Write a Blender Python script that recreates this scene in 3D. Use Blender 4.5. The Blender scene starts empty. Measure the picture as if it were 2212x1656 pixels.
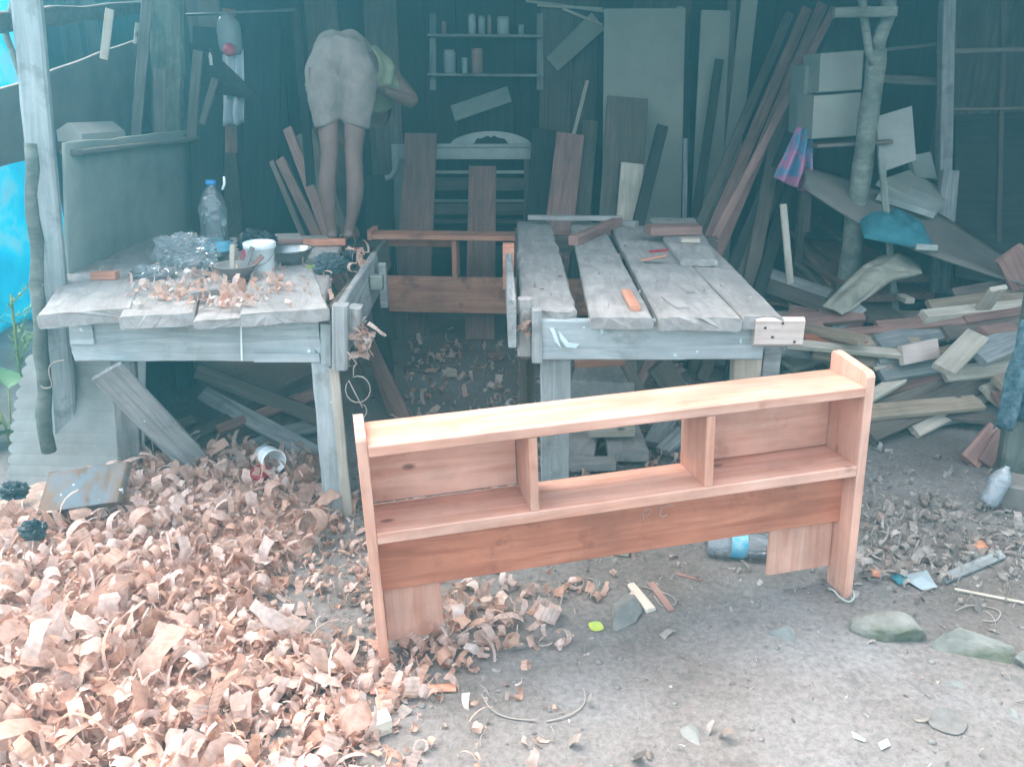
import bpy, bmesh, math, random
import numpy as np
from mathutils import Vector, Matrix, noise
R = math.radians
random.seed(7)
SC = bpy.context.scene
COL = SC.collection
V = Vector

# ------------------------------------------------------------------ camera
CAM_H, PITCH, FPX = 1.55, R(20.0), 1780.0        # FPX for a picture 2211 wide, 1656 high
cam_d = bpy.data.cameras.new('camera'); cam = bpy.data.objects.new('camera', cam_d); COL.objects.link(cam)
cam.location = (0, 0, CAM_H); cam.rotation_euler = (R(90) - PITCH, 0, 0)
cam_d.sensor_width = 36.0; cam_d.lens = 36.0 * FPX / 2211.0; cam_d.clip_start = .05; cam_d.clip_end = 400
SC.camera = cam
HAZE_D = .054
HAZE_G = .75
# ------------------------------------------------------------------ sky, sun, exposure
SUN_EL, SUN_AZ = R(60), R(-48)                    # azimuth clockwise from +Y: high beyond the shed, a little to the left
w = bpy.data.worlds.new('World'); SC.world = w; w.use_nodes = True
nt = w.node_tree; bg = nt.nodes['Background']
sky = nt.nodes.new('ShaderNodeTexSky'); sky.sky_type = 'NISHITA'; sky.sun_disc = False
sky.sun_elevation = SUN_EL; sky.sun_rotation = SUN_AZ; sky.air_density = 1.0; sky.dust_density = 3.0; sky.ozone_density = .5
ov = nt.nodes.new('ShaderNodeHueSaturation'); ov.inputs['Saturation'].default_value = .38      # thin cloud pales the blue
nt.links.new(sky.outputs[0], ov.inputs['Color']); nt.links.new(ov.outputs[0], bg.inputs[0]); bg.inputs[1].default_value = .15
sun_d = bpy.data.lights.new('sun', 'SUN'); sun = bpy.data.objects.new('sun', sun_d); COL.objects.link(sun)
sun_d.energy = .5; sun_d.angle = R(60); sun_d.color = (1, .93, .84)
sdir = V((math.sin(SUN_AZ) * math.cos(SUN_EL), math.cos(SUN_AZ) * math.cos(SUN_EL), math.sin(SUN_EL)))
sun.rotation_euler = sdir.to_track_quat('Z', 'Y').to_euler()
SC.view_settings.view_transform = 'Standard'; SC.view_settings.look = 'None'
SC.view_settings.gamma = 1.0; SC.view_settings.exposure = 2.85
SC.render.engine = 'CYCLES'
cy = SC.cycles; cy.use_denoising = True; cy.max_bounces = 8; cy.diffuse_bounces = 4; cy.glossy_bounces = 3
cy.transmission_bounces = 6; cy.transparent_max_bounces = 12; cy.volume_bounces = 1
cy.sample_clamp_indirect = 6.0; cy.caustics_reflective = False; cy.caustics_refractive = False

# ------------------------------------------------------------------ helpers
def smooth(a, b, x):
    t = min(1, max(0, (x - a) / (b - a))); return t * t * (3 - 2 * t)
def gz(x, y):
    """height of the trodden earth"""
    s = .024 * smooth(.1, 1.1, x) * (1 - smooth(2.6, 3.4, y))
    return s + .010 * noise.noise((x * 1.7, y * 1.7, 3)) + .005 * noise.noise((x * 6, y * 6, 9))
_F = V((0, math.cos(PITCH), -math.sin(PITCH))); _U = V((0, math.sin(PITCH), math.cos(PITCH)))
def _ray(u, v): return _F + V((1, 0, 0)) * ((u - 1105.5) / FPX) - _U * ((v - 828) / FPX)
def D(u, v, y):
    """surveyed point: the sight line (u, v) at distance y"""
    d = _ray(u, v); return V((0, 0, CAM_H)) + d * (y / d.y)
def G(u, v, z=0.0):
    """surveyed point: the sight line (u, v) at height z"""
    d = _ray(u, v); return V((0, 0, CAM_H)) + d * ((z - CAM_H) / d.z)
def GG(u, v):
    p = G(u, v)
    for _ in range(4): p = G(u, v, gz(p.x, p.y))
    return p
def tag(o, label=None, cat=None, group=None, kind=None):
    if label: o['label'] = label
    if cat: o['category'] = cat
    if group: o['group'] = group
    if kind: o['kind'] = kind
    return o
def empty(name, loc, label=None, cat=None, group=None):
    o = bpy.data.objects.new(name, None); COL.objects.link(o); o.location = loc; o.empty_display_size = .1
    return tag(o, label, cat, group)
def put(o, parent):
    """parent o, keeping its placement (parents are only ever translated or parts of a thing)"""
    if parent is not None:
        o.parent = parent
        m = Matrix.Identity(4); chain = []; p = parent
        while p is not None: chain.append(p); p = p.parent
        for p in reversed(chain): m = m @ p.matrix_parent_inverse @ p.matrix_basis
        o.matrix_parent_inverse = m.inverted()
    return o
def mesh(name, verts, faces, mat, parent=None, M=None, sm=False):
    me = bpy.data.meshes.new(name); me.from_pydata([tuple(v) for v in verts], [], faces); me.update()
    if sm: me.polygons.foreach_set('use_smooth', [True] * len(me.polygons))
    me.materials.append(mat)
    o = bpy.data.objects.new(name, me); COL.objects.link(o)
    if M is not None: o.matrix_basis = M
    return put(o, parent)
def frame(a, b, face):
    x = (b - a).normalized(); f = V(face); z = (f - x * f.dot(x)).normalized(); y = z.cross(x)
    m = Matrix((x, y, z)).transposed().to_4x4(); return m
def board(name, a, b, wd, th, mat, face=(0, -1, .25), parent=None, jag=0.0, wob=0.0, ny=1, nx=1, bev=None, w2=None, warp=0.0, sag=0.0, skew=0.0):
    """a sawn board from a to b: own local axes (X along the grain), eased edges, optional ragged ends, uneven edges, warp"""
    a, b = V(a), V(b); M = frame(a, b, face); M.translation = (a + b) / 2; L = (b - a).length
    c = bev if bev is not None else min(.004, th * .2, wd * .2); rs = random.random() * 90
    if jag: ny = max(ny, 14)
    if wob or warp or sag: nx = max(nx, 8)
    vs, fs = [], []; n = 0
    for i in range(nx + 1):
        s = i / nx; x = (s - .5) * L; ww = wd + ((w2 or wd) - wd) * s
        ring = []
        ts = [k / ny for k in range(ny + 1)]
        for t in ts: ring.append((-ww / 2 + c + t * (ww - 2 * c), th / 2))
        ring += [(ww / 2, th / 2 - c), (ww / 2, -th / 2 + c)]
        for t in reversed(ts): ring.append((-ww / 2 + c + t * (ww - 2 * c), -th / 2))
        ring += [(-ww / 2, -th / 2 + c), (-ww / 2, th / 2 - c)]
        n = len(ring)
        for (y, z) in ring:
            xx = x
            if i in (0, nx):
                if jag: xx += jag * noise.noise((rs + i, y * 14, 0)) + jag * .45 * noise.noise((rs + i * 3, y * 60, 1)) + (jag * .25 * noise.noise((rs, y * 110, z * 60)))
                xx += skew * y
            yy, zz = y, z
            if wob:
                e = noise.noise((rs, x * 7, math.copysign(3, y))) + .5 * noise.noise((rs, x * 23, math.copysign(3, y)))
                yy += wob * e * (abs(y) / (ww / 2)); zz += wob * .25 * noise.noise((x * 6, y * 25, rs))
            zz += warp * (s - .5) * y * 4 + sag * (4 * (s - .5) ** 2 - 1)
            vs.append((xx, yy, zz))
    for i in range(nx):
        for k in range(n):
            k2 = (k + 1) % n
            fs.append((i * n + k, i * n + k2, (i + 1) * n + k2, (i + 1) * n + k))
    for base, flip in ((0, True), (nx * n, False)):
        f = [base + k for k in range(n)]
        fs.append(tuple(f) if flip else tuple(reversed(f)))
    o = mesh(name, vs, fs, mat, parent, M)
    return o
def box(name, c, size, mat, parent=None, rz=0.0, rot=None, bev=.004, rough=0.0):
    """an eased block, centre c, its longest side along the grain"""
    sx, sy, sz = size
    M = (rot if rot is not None else Matrix.Rotation(rz, 4, 'Z')).copy()
    cx = V(c)
    ax = M.to_3x3() @ V((sx / 2, 0, 0))
    up = M.to_3x3() @ V((0, 0, 1))
    return board(name, cx - ax, cx + ax, sy, sz, mat, face=up, parent=parent, bev=min(bev, sx * .2, sy * .2, sz * .2), wob=rough, jag=rough * .7)
def lathe(name, prof, mat, parent=None, M=None, n=24, dent=None, sm=True, cap=False):
    vs, fs = [], []
    for i, (r, z) in enumerate(prof):
        for k in range(n):
            a = 2 * math.pi * k / n; rr = r
            if dent: rr = r * (1 + dent(a, z))
            vs.append((rr * math.cos(a), rr * math.sin(a), z))
    for i in range(len(prof) - 1):
        for k in range(n):
            k2 = (k + 1) % n; fs.append((i * n + k, i * n + k2, (i + 1) * n + k2, (i + 1) * n + k))
    if cap: fs.append(tuple(range(n))[::-1]); fs.append(tuple((len(prof) - 1) * n + k for k in range(n)))
    return mesh(name, vs, fs, mat, parent, M, sm)
def tube(name, pts, r, mat, parent=None, n=6, sm=True, rfun=None):
    pts = [V(p) for p in pts]; vs, fs = [], []; prev = None
    for i, p in enumerate(pts):
        t = (pts[min(i + 1, len(pts) - 1)] - pts[max(i - 1, 0)]).normalized()
        if prev is None: prev = t.orthogonal().normalized()
        s = (prev - t * prev.dot(t)).normalized(); prev = s; q = t.cross(s)
        rr = rfun(i / max(1, len(pts) - 1)) if rfun else r
        for k in range(n):
            a = 2 * math.pi * k / n; vs.append(p + (s * math.cos(a) + q * math.sin(a)) * rr)
    for i in range(len(pts) - 1):
        for k in range(n):
            k2 = (k + 1) % n; fs.append((i * n + k, i * n + k2, (i + 1) * n + k2, (i + 1) * n + k))
    fs.append(tuple(range(n))[::-1]); fs.append(tuple((len(pts) - 1) * n + k for k in range(n)))
    c = sum(pts, V()) / len(pts)
    return mesh(name, [v - c for v in vs], fs, mat, parent, Matrix.Translation(c), sm)
def spline(pts, k=6):
    pts = [V(p) for p in pts]; out = []
    for i in range(len(pts) - 1):
        p0, p1, p2, p3 = pts[max(0, i - 1)], pts[i], pts[i + 1], pts[min(len(pts) - 1, i + 2)]
        for j in range(k):
            t = j / k; out.append(.5 * ((2 * p1) + (p2 - p0) * t + (2 * p0 - 5 * p1 + 4 * p2 - p3) * t * t + (3 * p1 - p0 - 3 * p2 + p3) * t ** 3))
    return out + [pts[-1]]
def prism(name, poly, a, b, mat, parent=None, M=None):
    """outline poly [(p, q)] in the local Y-Z plane, pulled from x=a to x=b"""
    n = len(poly); vs = [(a, p, q) for p, q in poly] + [(b, p, q) for p, q in poly]
    fs = [tuple(range(n))[::-1], tuple(range(n, 2 * n))] + [(k, (k + 1) % n, n + (k + 1) % n, n + k) for k in range(n)]
    return mesh(name, vs, fs, mat, parent, M)
def sheet(name, f, nu, nv, mat, parent=None, th=0.0, sm=True):
    """a surface f(s, t) on a grid; th gives it thickness"""
    pts = [V(f(i / nu, j / nv)) for j in range(nv + 1) for i in range(nu + 1)]
    c = sum(pts, V()) / len(pts)
    fs = [(j * (nu + 1) + i, j * (nu + 1) + i + 1, (j + 1) * (nu + 1) + i + 1, (j + 1) * (nu + 1) + i) for j in range(nv) for i in range(nu)]
    o = mesh(name, [p - c for p in pts], fs, mat, parent, Matrix.Translation(c), sm)
    if th:
        m = o.modifiers.new('thickness', 'SOLIDIFY'); m.thickness = th; m.offset = 0
    return o

# ------------------------------------------------------------------ materials
def _mat(name):
    m = bpy.data.materials.new(name); m.use_nodes = True; t = m.node_tree; return m, t, t.nodes['Principled BSDF']
def _n(t, ty, **kw):
    n = t.nodes.new(ty)
    for k, v in kw.items():
        if k in n.inputs: n.inputs[k].default_value = v
        else: setattr(n, k, v)
    return n
def _ramp(t, stops):
    r = t.nodes.new('ShaderNodeValToRGB'); e = r.color_ramp.elements
    while len(e) < len(stops): e.new(.5)
    for el, (p, c) in zip(e, stops): el.position = p; el.color = (*c, 1) if len(c) == 3 else c
    return r
def _mix(t, fac, a, b, blend='MIX'):
    m = t.nodes.new('ShaderNodeMix'); m.data_type = 'RGBA'; m.blend_type = blend
    for sock, val in ((m.inputs['Factor'], fac), (m.inputs['A'], a), (m.inputs['B'], b)):
        if hasattr(val, 'links'): t.links.new(val, sock)
        elif isinstance(val, tuple): sock.default_value = (*val, 1) if len(val) == 3 else val
        else: sock.default_value = val
    return m.outputs['Result']
def _coords(t, scale, rnd=True, space='Object'):
    tc = t.nodes.new('ShaderNodeTexCoord'); mp = t.nodes.new('ShaderNodeMapping')
    src = tc.outputs[space]
    if rnd:
        oi = t.nodes.new('ShaderNodeObjectInfo'); mu = _n(t, 'ShaderNodeVectorMath', operation='ADD')
        sc = _n(t, 'ShaderNodeMath', operation='MULTIPLY'); sc.inputs[1].default_value = 40
        t.links.new(oi.outputs['Random'], sc.inputs[0]); t.links.new(src, mu.inputs[0]); t.links.new(sc.outputs[0], mu.inputs[1]); src = mu.outputs[0]
    t.links.new(src, mp.inputs['Vector']); mp.inputs['Scale'].default_value = scale
    return mp.outputs[0], src
def wood(name, dark, light, g=(2.2, 34, 34), rough=.62, stain=None, stain_at=.55, specks=None, speck_at=.70, bump=.25, vary=.22, knots=False):
    m, t, b = _mat(name)
    vec, src = _coords(t, g)
    n1 = _n(t, 'ShaderNodeTexNoise', Scale=1.0, Detail=7.0, Roughness=.62, Distortion=1.3); t.links.new(vec, n1.inputs['Vector'])
    r1 = _ramp(t, [(.30, dark), (.70, light)]); t.links.new(n1.outputs['Fac'], r1.inputs[0])
    n2 = _n(t, 'ShaderNodeTexNoise', Scale=4.5, Detail=4.0, Roughness=.6); t.links.new(src, n2.inputs['Vector'])
    r2 = _ramp(t, [(.25, (.70, .70, .70)), (.75, (1.15, 1.15, 1.15))]); t.links.new(n2.outputs['Fac'], r2.inputs[0])
    col = _mix(t, 1.0, r1.outputs[0], r2.outputs[0], 'MULTIPLY')
    if knots:
        vk = _n(t, 'ShaderNodeTexVoronoi', Scale=5.0); mk = t.nodes.new('ShaderNodeMapping'); mk.inputs['Scale'].default_value = (.8, 1.6, 1.6)
        t.links.new(src, mk.inputs['Vector']); t.links.new(mk.outputs[0], vk.inputs['Vector'])
        rk = _ramp(t, [(.045, (1, 1, 1)), (.10, (0, 0, 0))]); t.links.new(vk.outputs['Distance'], rk.inputs[0])
        col = _mix(t, rk.outputs[0], col, tuple(x * .42 for x in dark))
    if stain:
        n3 = _n(t, 'ShaderNodeTexNoise', Scale=7.0, Detail=6.0, Roughness=.65); t.links.new(src, n3.inputs['Vector'])
        r3 = _ramp(t, [(stain_at - .06, (0, 0, 0)), (stain_at + .10, (.85, .85, .85))]); t.links.new(n3.outputs['Fac'], r3.inputs[0])
        col = _mix(t, r3.outputs[0], col, stain)
    if specks:
        n4 = _n(t, 'ShaderNodeTexNoise', Scale=26.0, Detail=3.0, Roughness=.5); t.links.new(src, n4.inputs['Vector'])
        r4 = _ramp(t, [(speck_at, (0, 0, 0)), (speck_at + .03, (1, 1, 1))]); t.links.new(n4.outputs['Fac'], r4.inputs[0])
        col = _mix(t, r4.outputs[0], col, specks)
    oi = t.nodes.new('ShaderNodeObjectInfo'); mr = _n(t, 'ShaderNodeMapRange'); mr.inputs['To Min'].default_value = 1 - vary; mr.inputs['To Max'].default_value = 1 + vary
    t.links.new(oi.outputs['Random'], mr.inputs['Value'])
    hs = t.nodes.new('ShaderNodeHueSaturation'); t.links.new(col, hs.inputs['Color']); t.links.new(mr.outputs[0], hs.inputs['Value'])
    t.links.new(hs.outputs[0], b.inputs['Base Color']); b.inputs['Roughness'].default_value = rough; b.inputs['Specular IOR Level'].default_value = .3
    bp = _n(t, 'ShaderNodeBump', Strength=bump, Distance=.004); t.links.new(n1.outputs['Fac'], bp.inputs['Height']); t.links.new(bp.outputs[0], b.inputs['Normal'])
    return m
def plain(name, col, rough=.55, col2=None, scale=9.0, spec=.4, metal=0.0, bump=0.0, rnd=True, at=(.35, .65)):
    m, t, b = _mat(name)
    vec, src = _coords(t, (1, 1, 1), rnd)
    n1 = _n(t, 'ShaderNodeTexNoise', Scale=scale, Detail=6.0, Roughness=.65); t.links.new(src, n1.inputs['Vector'])
    c2 = col2 or tuple(c * .72 for c in col)
    r1 = _ramp(t, [(at[0], c2), (at[1], col)]); t.links.new(n1.outputs['Fac'], r1.inputs[0]); t.links.new(r1.outputs[0], b.inputs['Base Color'])
    b.inputs['Roughness'].default_value = rough; b.inputs['Specular IOR Level'].default_value = spec; b.inputs['Metallic'].default_value = metal
    if bump:
        bp = _n(t, 'ShaderNodeBump', Strength=bump, Distance=.01); t.links.new(n1.outputs['Fac'], bp.inputs['Height']); t.links.new(bp.outputs[0], b.inputs['Normal'])
    return m
def clear(name, tint=(.93, .96, .97), gloss=.22, haze=.10, hcol=(.75, .8, .82), crk=.9, cs=38.0):
    """thin clear plastic film: mostly see-through, glossy and a little milky"""
    m, t, b = _mat(name); t.nodes.remove(b); out = t.nodes['Material Output']
    tr = _n(t, 'ShaderNodeBsdfTransparent'); tr.inputs[0].default_value = (*tint, 1)
    gl = _n(t, 'ShaderNodeBsdfGlossy'); gl.inputs['Roughness'].default_value = .12
    di = _n(t, 'ShaderNodeBsdfDiffuse'); di.inputs[0].default_value = (*hcol, 1)
    fr = _n(t, 'ShaderNodeLayerWeight'); fr.inputs[0].default_value = gloss
    tc = t.nodes.new('ShaderNodeTexCoord'); nz = _n(t, 'ShaderNodeTexVoronoi', Scale=cs); t.links.new(tc.outputs['Object'], nz.inputs['Vector'])
    bp = _n(t, 'ShaderNodeBump', Strength=crk, Distance=.006); t.links.new(nz.outputs['Distance'], bp.inputs['Height']); t.links.new(bp.outputs[0], gl.inputs['Normal']); t.links.new(bp.outputs[0], fr.inputs['Normal'])
    m1 = _n(t, 'ShaderNodeMixShader'); m1.inputs[0].default_value = haze; t.links.new(tr.outputs[0], m1.inputs[1]); t.links.new(di.outputs[0], m1.inputs[2])
    m2 = _n(t, 'ShaderNodeMixShader'); t.links.new(fr.outputs['Fresnel'], m2.inputs[0]); t.links.new(m1.outputs[0], m2.inputs[1]); t.links.new(gl.outputs[0], m2.inputs[2])
    t.links.new(m2.outputs[0], out.inputs[0]); return m
M_FRESH = wood('fresh_planed_wood', (.61, .262, .168), (.80, .455, .345), g=(1.6, 22, 22), rough=.42, stain=(.45, .17, .105), stain_at=.66, vary=.07, bump=.12, knots=True)
M_REDW = wood('red_hardwood', (.36, .105, .055), (.58, .215, .125), g=(2, 26, 26), rough=.5, vary=.10, stain=(.22, .055, .035), stain_at=.62)
M_REDB = wood('reddish_board', (.20, .095, .075), (.40, .22, .18), rough=.65, vary=.2)
M_BROWN = wood('brown_old_board', (.10, .07, .055), (.22, .165, .135), rough=.7, vary=.25)
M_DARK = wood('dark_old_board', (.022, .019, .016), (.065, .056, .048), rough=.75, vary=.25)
M_GREY = wood('weathered_grey_board', (.20, .188, .178), (.43, .41, .39), rough=.8, stain=(.13, .125, .11), stain_at=.60, specks=(.74, .78, .8), speck_at=.735, bump=.5, vary=.12)
M_DUSTY = wood('dusty_bench_plank', (.30, .26, .235), (.47, .42, .39), g=(4, 20, 20), rough=.92, stain=(.28, .25, .235), stain_at=.60, specks=(.70, .66, .63), speck_at=.735, bump=.6, vary=.10)
M_PINKW = wood('pinkish_softwood', (.60, .43, .355), (.80, .64, .56), rough=.65, vary=.08, knots=True)
M_PALE = wood('pale_softwood', (.46, .36, .275), (.70, .60, .49), rough=.65, vary=.14, knots=True)
M_PLY = plain('cream_plywood', (.37, .35, .28), .7, (.26, .25, .205), 2.2)
M_PLYB = plain('brown_plywood', (.23, .185, .155), .7, (.15, .125, .11), 5.0)
M_PLYG = plain('grey_green_plywood', (.33, .335, .285), .75, (.22, .235, .205), 3.2)
M_WHITE = plain('chalky_white_paint', (.46, .455, .41), .6, (.30, .30, .275), 5)
# ================================================================== the setting
def ground_material():
    m, t, b = _mat('trodden_earth')
    vec, src = _coords(t, (1, 1, 1), False)
    n1 = _n(t, 'ShaderNodeTexNoise', Scale=1.6, Detail=8.0, Roughness=.62); t.links.new(src, n1.inputs['Vector'])
    r1 = _ramp(t, [(.30, (.175, .138, .118)), (.52, (.25, .214, .197)), (.72, (.30, .277, .268))]); t.links.new(n1.outputs['Fac'], r1.inputs[0])
    n2 = _n(t, 'ShaderNodeTexNoise', Scale=55.0, Detail=5.0, Roughness=.7); t.links.new(src, n2.inputs['Vector'])
    r2 = _ramp(t, [(.30, (.62, .60, .59)), (.66, (1.12, 1.10, 1.09))]); t.links.new(n2.outputs['Fac'], r2.inputs[0])
    col = _mix(t, 1.0, r1.outputs[0], r2.outputs[0], 'MULTIPLY')
    n3 = _n(t, 'ShaderNodeTexNoise', Scale=140.0, Detail=2.0); t.links.new(src, n3.inputs['Vector'])
    r3 = _ramp(t, [(.70, (0, 0, 0)), (.74, (1, 1, 1))]); t.links.new(n3.outputs['Fac'], r3.inputs[0])
    col = _mix(t, r3.outputs[0], col, (.34, .28, .25))
    n5 = _n(t, 'ShaderNodeTexNoise', Scale=7.0, Detail=5.0, Roughness=.7); t.links.new(src, n5.inputs['Vector'])
    r5 = _ramp(t, [(.58, (0, 0, 0)), (.72, (.55, .55, .55))]); t.links.new(n5.outputs['Fac'], r5.inputs[0])
    col = _mix(t, r5.outputs[0], col, (.085, .069, .061))
    t.links.new(col, b.inputs['Base Color']); b.inputs['Roughness'].default_value = .92; b.inputs['Specular IOR Level'].default_value = .2
    ad = _n(t, 'ShaderNodeMath', operation='ADD'); t.links.new(n2.outputs['Fac'], ad.inputs[0]); t.links.new(n5.outputs['Fac'], ad.inputs[1])
    bp = _n(t, 'ShaderNodeBump', Strength=.7, Distance=.012); t.links.new(ad.outputs[0], bp.inputs['Height']); t.links.new(bp.outputs[0], b.inputs['Normal'])
    return m
M_EARTH = ground_material()
def axis(lo, hi, step, far):
    a = list(np.arange(lo, hi + 1e-6, step)); s, e = [], []
    d = step
    x = lo
    while x > -far: d *= 1.5; x = max(-far, x - d); s.append(x)
    x = hi; d = step
    while x < far: d *= 1.5; x = min(far, x + d); e.append(x)
    return s[::-1] + a + e
gx, gy = axis(-2.6, 2.8, .035, 30.0), axis(.9, 4.2, .035, 30.0)
nx_ = len(gx)
gverts = [(x, y, gz(x, y)) for y in gy for x in gx]
gfaces = [(j * nx_ + i, j * nx_ + i + 1, (j + 1) * nx_ + i + 1, (j + 1) * nx_ + i) for j in range(len(gy) - 1) for i in range(nx_ - 1)]
ground = mesh('ground', gverts, gfaces, M_EARTH, sm=True); tag(ground, 'grey-brown trodden earth floor of the yard and shed', kind='structure')

# ------------------------------------------------------------------ the open shed
M_ROOF = plain('rusty_roof_sheet', (.20, .19, .185), .7, (.15, .10, .075), 3.0)
shed = empty('workshop_shed', (0, 5.2, 0), 'dark open-fronted timber workshop shed with crooked posts', 'shed')
RZ0, RZ1, RY0, RY1 = 2.86, 2.42, 3.08, 6.75
def roof_sheet(x0, x1, k):
    def f(s, t_):
        y = RY0 + (RY1 - RY0) * t_
        return (x0 + (x1 - x0) * s, y, RZ0 + (RZ1 - RZ0) * t_ + .018 * math.cos(s * 2 * math.pi * 9) + .006 * k)
    return sheet('roof_sheet', f, 72, 2, M_ROOF, shed, .004)
for k in range(8): roof_sheet(-2.35 + k * .84, -2.35 + k * .84 + .90, k % 2)
for y, z in ((3.16, 2.78), (4.7, 2.60), (6.55, 2.37)):
    board('rafter_beam', (-2.3, y, z), (4.35, y, z), .10, .07, M_DARK, (0, -1, 0), shed)
def wall_planks(p0, p1, h0, h1, n, mats, gap=.004):
    """upright planks side by side from p0 to p1"""
    p0, p1 = V(p0), V(p1); d = (p1 - p0); nrm = V((d.y, -d.x, 0)).normalized()
    for k in range(n):
        c = p0 + d * ((k + .5) / n) + nrm * (.013 * (k % 2) + random.uniform(0, .006)); wd = d.length / n + .03
        hh = h0 + (h1 - h0) * (k + .5) / n + random.uniform(-.03, .02)
        board('wall_plank', c + V((0, 0, -.02)), c + V((0, 0, hh)), wd, .022, random.choice(mats), nrm, shed)
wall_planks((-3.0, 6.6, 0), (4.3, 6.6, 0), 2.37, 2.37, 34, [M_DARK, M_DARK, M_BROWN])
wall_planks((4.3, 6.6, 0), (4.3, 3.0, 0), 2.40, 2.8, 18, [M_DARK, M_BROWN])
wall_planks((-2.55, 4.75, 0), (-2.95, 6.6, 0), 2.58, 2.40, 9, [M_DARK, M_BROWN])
M_POST = wood('weathered_post', (.28, .29, .28), (.50, .51, .49), g=(2, 30, 30), rough=.8, stain=(.16, .155, .14), stain_at=.60, specks=(.8, .84, .85), speck_at=.73, bump=.5, vary=.05)
M_LOG = wood('mossy_log_post', (.13, .135, .11), (.29, .285, .24), g=(3, 22, 22), rough=.85, stain=(.09, .095, .075), stain_at=.55, specks=(.7, .74, .72), speck_at=.75, bump=.6)
# front post on the left: squared trunk, and a rough round pole beside it
def post_line(u0, v0, u1, v1, y, ztop, zbot=-.02):
    a, b = D(u0, v0, y), D(u1, v1, y); d = (a - b)
    return b + d * ((ztop - b.z) / d.z), b + d * ((zbot - b.z) / d.z)
a, b = post_line(58, 0, 152, 1000, 3.16, 2.76)
board('post', a, b, .092, .085, M_POST, (.35, -1, 0), shed, wob=.006, nx=26, ny=2, bev=.01)
a, b = post_line(66, 350, 102, 980, 3.02, 1.35, .16)
tube('leaning_pole', [a + (b - a) * (i / 14) + V((.006 * math.sin(i * 1.9), .005 * math.cos(i * 1.3), 0)) for i in range(15)], .027, M_LOG, shed, 9, rfun=lambda s: .021 + .008 * s + .002 * math.sin(s * 31))
tube('bent_branch', spline([D(48, 172, 3.24), D(30, 120, 3.26), D(12, 70, 3.27), D(22, 30, 3.26), D(34, -10, 3.25)]), .012, M_LOG, shed, 7)
# inner left post
a, b = post_line(362, 0, 365, 520, 4.85, 2.56)
board('post', a, b, .17, .12, M_LOG, (.3, -1, 0), shed, wob=.012, nx=22, ny=2, bev=.02)
# forked post on the right
a, b = post_line(1893, 120, 1832, 590, 4.75, 1.72, -.02)
tube('post', [a + (b - a) * (i / 20) + V((.004 * math.sin(i * 1.1), .004 * math.cos(i * .9), 0)) for i in range(21)], .055, M_LOG, shed, 10, rfun=lambda s: .050 + .014 * s + .003 * math.sin(s * 40))
tube('fork', [D(1893, 135, 4.75), D(1896, 90, 4.75), D(1915, 40, 4.75), D(1925, -60, 4.75), D(1928, -130, 4.75), D(1938, -380, 4.75)], .04, M_LOG, shed, 9)
tube('fork', [D(1888, 150, 4.73), D(1876, 110, 4.73), D(1866, 40, 4.73), D(1852, -90, 4.73)], .022, M_LOG, shed, 8)
board('cross_bar', D(1800, 28, 4.66), D(1935, 26, 4.66), .05, .035, M_LOG, (0, -1, 0), shed)
# back right frame and posts
a, b = post_line(2045, 0, 2035, 470, 5.2, 2.54)
board('post', a, b, .075, .07, M_GREY, (0, -1, 0), shed, wob=.004, nx=12)
for (u0, v0, u1, v1, wd) in ((2020, 112, 2330, 104, .028), (2040, 237, 2330, 232, .018), (1900, 170, 2030, 178, .05), (1910, 108, 2030, 96, .02)):
    board('wall_rail', D(u0, v0, 5.28), D(u1, v1, 5.28), wd, .02, M_BROWN, (0, -1, 0), shed)
a, b = post_line(2166, 20, 2160, 290, 5.3, 2.52)
board('post', a, b, .03, .03, M_BROWN, (0, -1, 0), shed)
# front right post at the frame's edge
a, b = post_line(2262, 560, 2178, 1040, 3.10, 2.76)
board('post', a, b, .10, .09, M_LOG, (-.3, -1, 0), shed, wob=.006, nx=20, bev=.012)

# left side: boards nailed between the posts, with openings above
def side_panel_quad(name, quad, mat, th=.018, nu=8):
    """a sheet through four surveyed corners (u, v, y), clockwise from the near top"""
    c = [D(*q) for q in quad]
    def f(s, t_):
        p = (c[0] * (1 - s) + c[1] * s) * (1 - t_) + (c[3] * (1 - s) + c[2] * s) * t_
        return p + V((0, 0, .012 * noise.noise((s * 5, t_ * 3, len(name))) * (1 if t_ in (0, 1) else 0)))
    return sheet(name, f, nu, 4, mat, shed, th)
M_LEDGE = wood('left_side_board', (.13, .11, .095), (.25, .215, .185), rough=.75)
side_panel_quad('side_board', [(-120, 235, 2.95), (318, 78, 5.0), (330, 282, 5.0), (-120, 385, 2.95)], M_PLYB, .02, 24)
side_panel_quad('side_board', [(138, 309, 3.35), (405, 282, 4.75), (412, 560, 4.75), (148, 650, 3.35)], M_PLYG, .018, 10)
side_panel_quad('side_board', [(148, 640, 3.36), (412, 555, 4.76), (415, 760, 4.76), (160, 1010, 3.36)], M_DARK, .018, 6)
side_panel_quad('side_rail', [(-60, 30, 3.0), (330, 2, 5.0), (330, 24, 5.0), (-60, 80, 3.0)], M_BROWN, .03, 6)
for (u0, v0, u1, v1, y, wd, mt) in ((237, 20, 224, 128, 3.9, .035, M_PALE), (297, 50, 291, 95, 4.6, .02, M_PALE), (318, 0, 292, 305, 4.35, .05, M_LEDGE),
                                    (345, 150, 345, 330, 4.55, .06, M_LEDGE), (428, 110, 412, 300, 4.7, .05, M_LEDGE), (464, 170, 436, 268, 4.72, .035, M_LEDGE), (352, 255, 345, 300, 4.6, .03, M_PALE),
                                    (494, 20, 500, 330, 5.2, .07, M_REDB), (516, 30, 520, 200, 5.35, .06, M_DARK)):
    a, b = D(u0, v0, y), D(u1, v1, y)
    board('batten', a, b, wd, .025, mt, (.5, -1, 0), shed, wob=.003)
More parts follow.
